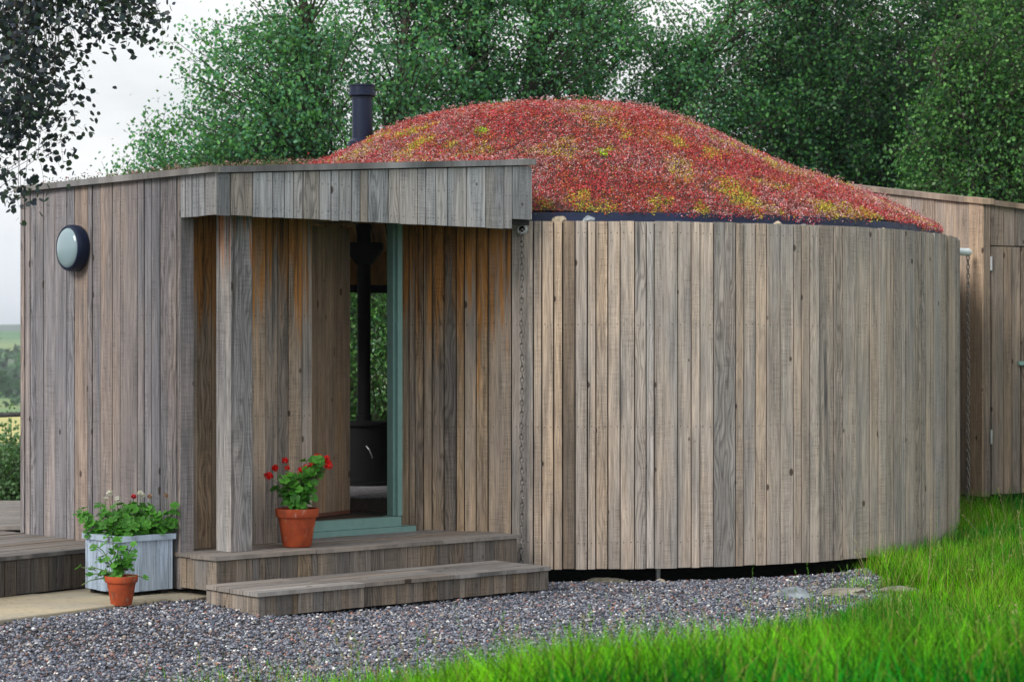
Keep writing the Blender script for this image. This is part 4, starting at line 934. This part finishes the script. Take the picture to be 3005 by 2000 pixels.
# ------------------------------------------------------------------ grass
def blades(x, y, hmin, hmax, w, col, bend=.45, seg=3):
    n = len(x); z = ground_z(x, y)-.01; h = rng.uniform(hmin, hmax, n) if np.isscalar(hmin) else rng.uniform(0, 1, n)*(hmax-hmin)+hmin
    a = rng.uniform(0, 2*np.pi, n); lean = rng.uniform(.05, bend, n)*h; dx, dy = np.cos(a)*lean, np.sin(a)*lean; fa_ = rng.uniform(0, 2*np.pi, n); sx, sy = np.cos(fa_)*w*.5, np.sin(fa_)*w*.5
    V = np.empty((n, seg*2+2, 3)); C = np.empty((n, seg*2+2, 3))
    for k in range(seg+1):
        t_ = k/seg; wt_ = (1-t_)**.7 if k < seg else .08; q = np.stack([x+dx*t_*t_, y+dy*t_*t_, z+h*t_*(1-.18*t_*(lean/h))], -1); s_ = np.stack([sx*wt_, sy*wt_, 0*sx], -1)
        V[:, 2*k] = q-s_; V[:, 2*k+1] = q+s_; C[:, 2*k] = C[:, 2*k+1] = col
    F_ = np.array([[2*k, 2*k+1, 2*k+3, 2*k+2] for k in range(seg)]); F_ = F_[None]+(np.arange(n)*(seg*2+2))[:, None, None]
    return V.reshape(-1, 3), F_.reshape(-1, 4), C.reshape(-1, 3)
def gcol(x, y, n):
    q = np.clip((vnoise(np.stack([x*1.3, y*1.3, x*0], -1), 13)[:, None]-.28)*2.1 + .15*smooth(x, 1.5, 3)[:, None], 0, 1)
    c = (1-q)*np.array([.006, .16, .008]) + q*np.array([.12, .34, .008]); q3 = vnoise(np.stack([x*5, y*5, x*0], -1), 14)[:, None]; c = c*(.6+.8*q3)*np.where(rng.uniform(0, 1, (n, 1)) < .38, .3, 1.25)*rng.uniform(.6, 1.4, (n, 1))
    yel = rng.uniform(0, 1, n) < .07 + .10*smooth(x, 1.0, 3.0); c[yel] = np.array([.26, .26, .07])*rng.uniform(.6, 1.2, (yel.sum(), 1)); return c
parts = []
def region(n, x0, x1, y0, y1):
    x = rng.uniform(x0, x1, n); y = rng.uniform(y0, y1, n); e = grassedge(x) + .9*(vnoise(np.stack([x*1.7, y*1.7, x*0], -1), 5)-.5)
    r = np.hypot(x-CX, y-CY); m = (y < e) & (r > RD-.05) & (np.abs(x)/y < .30) & ~((x > 4.2) & (y > 20.4)); return x[m], y[m], e[m]
x, y, e = region(190000, -2.6, 5.2, 6.0, 13.0); 
hh = (.06+.17*smooth(e-y, -.5, 2.4))*(.80+.20*smooth(x, -.6, 1.0)); k_ = rng.uniform(0, 1, len(x)) < (.10+.90*smooth(e-y, -.1, 2.4))*(.45+1.1*(vnoise(np.stack([x*3, y*3, x*0], -1), 90) > .42)*1.0); x, y, hh = x[k_], y[k_], hh[k_]; parts.append(blades(x, y, hh*.4, hh*1.6, rng.uniform(.005, .0135, len(x)), gcol(x, y, len(x)), .75))
x, y, e = region(300000, -.5, 6.3, 13.0, 22.5)
k_ = rng.uniform(0, 1, len(x)) < (.15+.85*smooth(e-y, -.1, 1.3))*(.5+1.0*(vnoise(np.stack([x*3, y*3, x*0], -1), 91) > .42)); x, y, e = x[k_], y[k_], e[k_]; hh = (.05+.12*smooth(e-y, -.3, 1.6))*np.where(y > 17, .9+.7*smooth(y, 18.5, 20)*smooth(x, 3.4, 4), 1)*np.where(((x-2.35)/.75)**2+((y-14.95)/.75)**2 < 1, .38, 1); parts.append(blades(x, y, hh*.45, hh*1.5, rng.uniform(.004, .009, len(x)), gcol(x, y, len(x)), .7))
# loose blades in the gravel fringe
n = 5200; x = rng.uniform(-2.2, 3.0, n); e = grassedge(x); y = e + rng.exponential(.35, n)*1.0; m = (np.hypot(x-CX, y-CY) > RD-.3) & (vnoise(np.stack([x*3, y*3, x*0], -1), 77) > .5) & ~((y > 14) & (x < .35)); x, y = x[m], y[m]
parts.append(blades(x, y, .03, .13, rng.uniform(.003, .006, len(x)), gcol(x, y, len(x)), .8))
v, f, c = join(parts); tag(np_mesh('grass', v, f, M['grass'], c), 'lush green meadow grass rising toward the viewer and the shed', 'grass', kind='stuff')
# seed stalks
n = 700; x = rng.uniform(-1.0, 5.2, n); y = rng.uniform(7.5, 21.3, n); m = (y < grassedge(x)+.5) & (np.hypot(x-CX, y-CY) > RD+.05) & (np.abs(x)/y < .28) & ~((x > 4.1) & (y > 20.3)); x, y = x[m], y[m]; n = len(x)
near_wall = np.hypot(x-CX, y-CY) < RD+1.6
h = np.where(near_wall, rng.uniform(.2, .46, n), rng.uniform(.22, .46, n)); z = ground_z(x, y); ln_ = rng.normal(size=(n, 2))*.09
bot = np.stack([x, y, z], -1); top = bot+np.stack([ln_[:, 0], ln_[:, 1], h], -1); d = unit(top-bot); parts = []
cc_ = pick(n, [(.10, .22, .04), (.26, .27, .12), (.36, .30, .19)], [3, 3, 2])
for k in range(2):
    nn = unit(np.cross(d, rng.normal(size=(n, 3)))); parts.append(leaves((bot+top)/2, d, nn, h, np.full(n, .0042), cc_))
for k in range(14):
    f_ = rng.uniform(.72, 1.03, (n, 1)); dd_ = unit(d*1.2+rng.normal(size=(n, 3))*.5); nn = unit(np.cross(dd_, rng.normal(size=(n, 3)))); parts.append(leaves(bot+(top-bot)*f_+rng.normal(size=(n, 3))*.004, dd_, nn, np.full(n, .016), np.full(n, .005), cc_*rng.uniform(.8, 1.5, (n, 1))))
v, f, c = join(parts); tag(np_mesh('seed_grass', v, f, M['grass'], c), 'thin straw-coloured seed stalks standing in the grass', 'grass', kind='stuff')

# ------------------------------------------------------------------ trees
def tree(name, label, stems, crowns, leaf, cols, seed, grp='trees behind the cabin', bark='bark', perc=60, spread=.28, droop=.0, twig=.012, cat='tree', parent_loc=None):
    """stems: list of (points, radii); crowns: ellipsoids (cx,cy,cz,rx,ry,rz,nclusters)"""
    global rng
    old = rng; rng = np.random.default_rng(seed); random.seed(seed)
    root = empty(name, stems[0][0][0], label, cat, grp)
    q = MB(); tw = min(1, twig/.006); S = []
    for pts, rad in stems:
        P = [Vector(p) for p in pts]; out = []; ro = []
        for i in range(len(P)-1):
            for k in range(6):
                f = k/6; out.append(P[i].lerp(P[i+1], f) + Vector((random.gauss(0, .03), random.gauss(0, .03), 0))*(1 if i+k else 0)); ro.append(rad[i]*(1-f)+rad[i+1]*f)
        out.append(P[-1]); ro.append(rad[-1]); q.tube(out, ro, 10); S += [(np.array(o), r) for o, r in zip(out, ro)]
    crowns = list(crowns) + [(p_[-1][0], p_[-1][1], p_[-1][2]-.25, 1.0, 1.0, .9, 40) for p_, _ in stems if p_[-1][2] > 5.9]
    q.build('trunk', [M[bark]], root, True)
    SP = np.array([s[0] for s in S]); SR = np.array([s[1] for s in S]); b = MB(); C = []; D = []; K = []
    for (cx, cy, cz, rx, ry, rz, nc) in crowns:
        for i in range(nc):
            u_ = unit(rng.normal(size=3)); rr_ = rng.uniform(.25, 1)**.55; p = np.array([cx, cy, cz])+u_*rr_*np.array([rx, ry, rz])
            hd_ = np.linalg.norm((SP-p)[:, :2], axis=1); dd_ = np.abs(SP[:, 2]-(p[2]-.75*hd_)) + hd_*.8 + np.abs(rng.normal(0, .5, len(SP))); j = int(np.argmin(dd_)); a = SP[j]
            mid = (a+p)/2 + np.array([0, 0, .12*np.linalg.norm(p-a)])+rng.normal(0, .08, 3)
            cur = [a*(1-t_)**2+2*mid*t_*(1-t_)+p*t_*t_ for t_ in np.linspace(0, 1, 7)]
            r0 = min(SR[j]*.5, twig*1.4, twig*1.7*(.3+np.linalg.norm(p-a)*.4)); b.tube([tuple(c_) for c_ in cur], [r0*(1-k/6)+.004*tw*k/6 for k in range(7)], 5, 0, False)
            tone_ = rng.uniform(.72, 1.25)
            # twigs
            for k in range(5):
                t0 = 1.0 if k < 2 else rng.uniform(.35, 1); o = cur[min(6, int(t0*6))]; e_ = o+rng.normal(size=3)*spread*(.5 if k < 2 else .9)+np.array([0, 0, -droop*rng.uniform(.3, 1)]); b.tube([tuple(o), tuple((o+e_)/2+np.array([0, 0, .03])), tuple(e_)], [.004*tw, .003*tw, .002*tw], 3, 0, False)
                m_ = int(perc*1.75)//5; f = rng.uniform(.15, 1.15, (m_, 1)); pp = o*(1-f)+e_*f+rng.normal(size=(m_, 3))*spread*.38; C.append(pp); K.append(np.full(m_, tone_))
    b.build('branches', [M[bark]], root)
    C = np.concatenate(C); K = np.concatenate(K); n = len(C)
    d = unit(rng.normal(size=(n, 3))+[0, 0, -.5]); nn = unit(rng.normal(size=(n, 3))+[0, -.2, .7]); nn = unit(nn-d*(nn*d).sum(1, keepdims=True))
    col = pick(n, cols, [1]*len(cols))*K[:, None]*rng.uniform(.75, 1.25, (n, 1)); s_ = rng.uniform(.7, 1.2, n)*leaf
    v, f, c = (oval if leaf < .05 else leaves)(C, d, nn, s_, s_*.72, col, .08); np_mesh('crown', v, f, M['leaf'], c, root)
    rng = old; return root
G1 = [(.08, .23, .10), (.11, .29, .085), (.065, .20, .12)]
G2 = [(.022, .085, .028), (.055, .17, .04), (.014, .055, .03)]
G3 = [(.045, .145, .035), (.11, .26, .07), (.022, .08, .03)]
tree('birch_tree', 'wide birch reaching furthest left behind the chimney', [([(-2.2, 30.5, -.1), (-2.3, 30.4, 2.5), (-2.7, 30.2, 5.0), (-3.0, 30, 8.2)], [.17, .14, .09, .03]), ([(-2.25, 30.4, 1.6), (-1.6, 30.3, 4.0), (-1.35, 30.4, 7.5)], [.10, .08, .03])],
     [(-2.5, 30.2, 4.2, 2.6, 2.0, 1.9, 190), (-3.5, 30, 3.6, 1.7, 1.6, 1.25, 110), (-2.0, 30.3, 6.3, 2.2, 2.0, 1.8, 110), (-1.2, 30.5, 3.4, 1.4, 1.4, 1.4, 70), (-4.5, 30, 3.8, .95, 1.0, 1.1, 120), (-3.5, 30, 5.3, 1.2, 1.2, 1.1, 90), (-4.7, 30, 2.9, .6, .8, .6, 35)], .064, G1, 101, perc=66)
tree('birch_tree', 'birch with three dark upright stems above the dome centre', [([(-.45, 31.5, -.1), (-.5, 31.5, 2.6), (-.52, 31.4, 5.2), (-.6, 31.4, 8.5)], [.15, .13, .10, .04]), ([(-.42, 31.4, 2.0), (-.33, 31.3, 4.0), (-.38, 31.3, 7.5)], [.08, .07, .03]), ([(-.4, 31.5, 1.6), (.1, 31.5, 4.3), (.4, 31.5, 6.6), (.5, 31.5, 8.2)], [.15, .13, .10, .04])],
     [(-.7, 31.5, 4.2, 1.5, 1.4, 1.9, 130), (-.5, 31.5, 6.6, 2.0, 1.7, 1.6, 110), (.9, 31.6, 3.3, 1.3, 1.2, 1.0, 60), (.6, 31.5, 6.3, 1.6, 1.3, 1.2, 55)], .062, G1, 102, perc=68)
tree('birch_tree', 'sparse leaning birch with sky showing through right of centre', [([(1.0, 33, -.1), (1.3, 33, 3.3), (2.3, 33, 5.2), (3.8, 33, 7.4)], [.15, .12, .09, .03]), ([(1.3, 33, 3.4), (1.1, 33, 5.4), (1.0, 33, 7.5)], [.08, .06, .03])],
     [(1.5, 33, 5.6, 1.8, 1.2, 1.7, 150), (2.7, 33, 5.0, 1.7, 1.4, 1.9, 190), (1.7, 33, 3.3, 1.7, 1.2, 1.1, 110)], .060, G1, 103, perc=58)
tree('broadleaf_tree', 'dense dark tree filling the space right of the dome', [([(5.4, 33.5, -.1), (5.2, 33.5, 3), (4.6, 33.3, 5.4), (4.3, 33.2, 8)], [.24, .2, .13, .05]), ([(5.2, 33.4, 2.6), (6.3, 33.4, 5), (7.2, 33.2, 7.5)], [.14, .1, .04])],
     [(4.2, 33.3, 4.2, 2.1, 1.9, 2.4, 330), (5.6, 33.6, 5.8, 2.3, 2.0, 2.0, 280), (4.6, 33.5, 2.6, 2.2, 1.6, 1.4, 190), (6.4, 34, 3.4, 1.9, 1.7, 1.9, 230)], .066, G2, 104, perc=85)
tree('broadleaf_tree', 'bushy tree with bright leaves above the shed roof', [([(7.3, 28.5, -.1), (7.2, 28.5, 2.8), (6.7, 28.3, 5.2), (6.3, 28, 7.8)], [.2, .17, .11, .04]), ([(7.2, 28.4, 2.4), (6.1, 28.1, 3.9), (5.3, 28, 5.4)], [.11, .09, .04])],
     [(6.0, 28, 3.8, 1.15, 1.2, 1.6, 210), (6.6, 28.3, 5.3, 1.3, 1.4, 1.2, 150), (5.6, 28.1, 2.7, .95, 1.0, .8, 90), (7.6, 28.4, 3.3, 1.2, 1.2, 1.6, 150)], .056, G3, 105, perc=75)
tree('broadleaf_tree', 'shadowy tree standing behind the others at the far right', [([(8.6, 36, -.1), (8.5, 36, 4), (8.3, 36, 9)], [.28, .22, .05])],
     [(8.0, 36, 4.4, 2.8, 2.2, 3.0, 330), (4.8, 36.5, 4.6, 2.6, 1.6, 2.8, 260), (6.4, 36.5, 7.0, 3.0, 2, 1.6, 150)], .075, G2, 106, perc=80)
tree('hazel_bush', 'leafy bush seen through the cabin window', [([(-2.0, 27.0, -.05), (-2.1, 27, 1.2), (-2.2, 27, 2.2)], [.05, .04, .02]), ([(-1.9, 27, -.05), (-1.5, 27, 1.2), (-1.3, 27, 2.2)], [.05, .04, .02])],
     [(-1.9, 27.0, 1.4, 1.3, .8, 1.3, 150)], .062, G3, 107, 'bushes behind the cabin', perc=70, cat='bush')
tree('hazel_bush', 'low bush between the trees behind the dome', [([(1.6, 30, -.05), (1.5, 30, 1.2), (1.4, 30, 2.2)], [.05, .04, .02])],
     [(.8, 30.0, 1.6, 2.0, .9, 1.4, 170), (3.6, 30, 1.8, 1.8, .9, 1.3, 160), (5.2, 29, 1.6, 1.3, .8, 1.3, 100)], .062, G2, 108, 'bushes behind the cabin', perc=60, cat='bush')
for i, (x, y, h, w, cl, sd, lb) in enumerate([(-6.5, 28.5, .95, .9, [(.07, .15, .06), (.10, .19, .08)], 111, 'pale grey-green bush just beyond the terrace deck'), (-7.8, 34, 1.75, 1.6, [(.025, .08, .03), (.035, .10, .03)], 112, 'dark green bush behind the pale bush beyond the terrace')]):
    gz = float(ground_z(x, y)); tree('garden_bush', lb, [([(x, y, gz-.1), (x, y, gz+h*.5), (x+.1, y, gz+h*.9)], [.05, .04, .015])], [(x, y, gz+h*.55, w, w*.8, h*.5, 90)], .06, cl, sd, 'bushes beyond the terrace', perc=75, cat='bush')
# overhanging birch at the upper left, close to the viewer
tree('birch_tree', 'near birch whose dark twigs hang in at the upper left', [([(-4.6, 12.9, 0), (-4.5, 12.9, 2.5), (-4.2, 12.8, 4.6), (-3.9, 12.8, 6.0)], [.14, .12, .08, .03]), ([(-4.3, 12.8, 3.9), (-3.4, 12.7, 4.5), (-2.6, 12.6, 4.35)], [.04, .025, .008])],
     [(-2.82, 12.6, 3.34, .33, .5, .48, 74), (-2.76, 12.6, 2.97, .20, .3, .20, 26), (-2.30, 12.6, 3.66, .34, .3, .12, 34), (-2.83, 12.6, 2.68, .08, .2, .14, 8), (-3.3, 12.7, 3.9, .6, .6, .6, 50), (-4.3, 12.8, 4.6, 1.2, 1.0, 1.4, 50)],
     .040, [(.030, .050, .060), (.045, .075, .060), (.025, .035, .055)], 120, 'trees before the cabin', perc=28, spread=.15, droop=.05, twig=.0022)  # leaf colours kept dark and bluish, the backlit look is in the palette

# far wood in the valley
parts = []
for k in range(420):
    y = rng.uniform(480, 760) if k > 120 else rng.uniform(430, 520)
    x = -.225*y + rng.uniform(-40, 60); gz = float(ground_z(x, y)); s_ = rng.uniform(1.8, 4.0) if k > 120 else rng.uniform(.6, 1.2); m = 26
    p_ = np.array([x, y, gz+s_*.8]) + rng.normal(size=(m, 3))*[s_*.45, s_*.45, s_*.4]; d = unit(rng.normal(size=(m, 3))); nn = unit(np.cross(d, rng.normal(size=(m, 3))))
    parts.append(leaves(p_, d, nn, np.full(m, s_*.8), np.full(m, s_*.7), np.array([.04, .09, .045])*rng.uniform(.6, 1.5, (m, 1))*rng.uniform(.7, 1.4)))
v, f, c = join(parts); tag(np_mesh('far_wood', v, f, M['leaf'], c), 'distant bluish woods across the valley', 'woods', kind='stuff')
# haze
hz = MB(); hz.raw([(x, y, z) for z in (-16, 62) for x, y in ((-4100, -100), (4100, -100), (4100, 5000), (-4100, 5000))], [(3, 2, 1, 0), (4, 5, 6, 7), (0, 1, 5, 4), (1, 2, 6, 5), (2, 3, 7, 6), (3, 0, 4, 7)])
hm = bpy.data.materials.new('valley_haze'); hm.use_nodes = True; hn = hm.node_tree; hn.nodes.clear(); pv = hn.nodes.new('ShaderNodeVolumePrincipled'); ho = hn.nodes.new('ShaderNodeOutputMaterial')
pv.inputs['Color'].default_value = (.80, .90, 1, 1); pv.inputs['Density'].default_value = .00025; pv.inputs['Anisotropy'].default_value = .2; hn.links.new(pv.outputs[0], ho.inputs['Volume'])
tag(hz.build('haze', [hm]), kind='stuff')
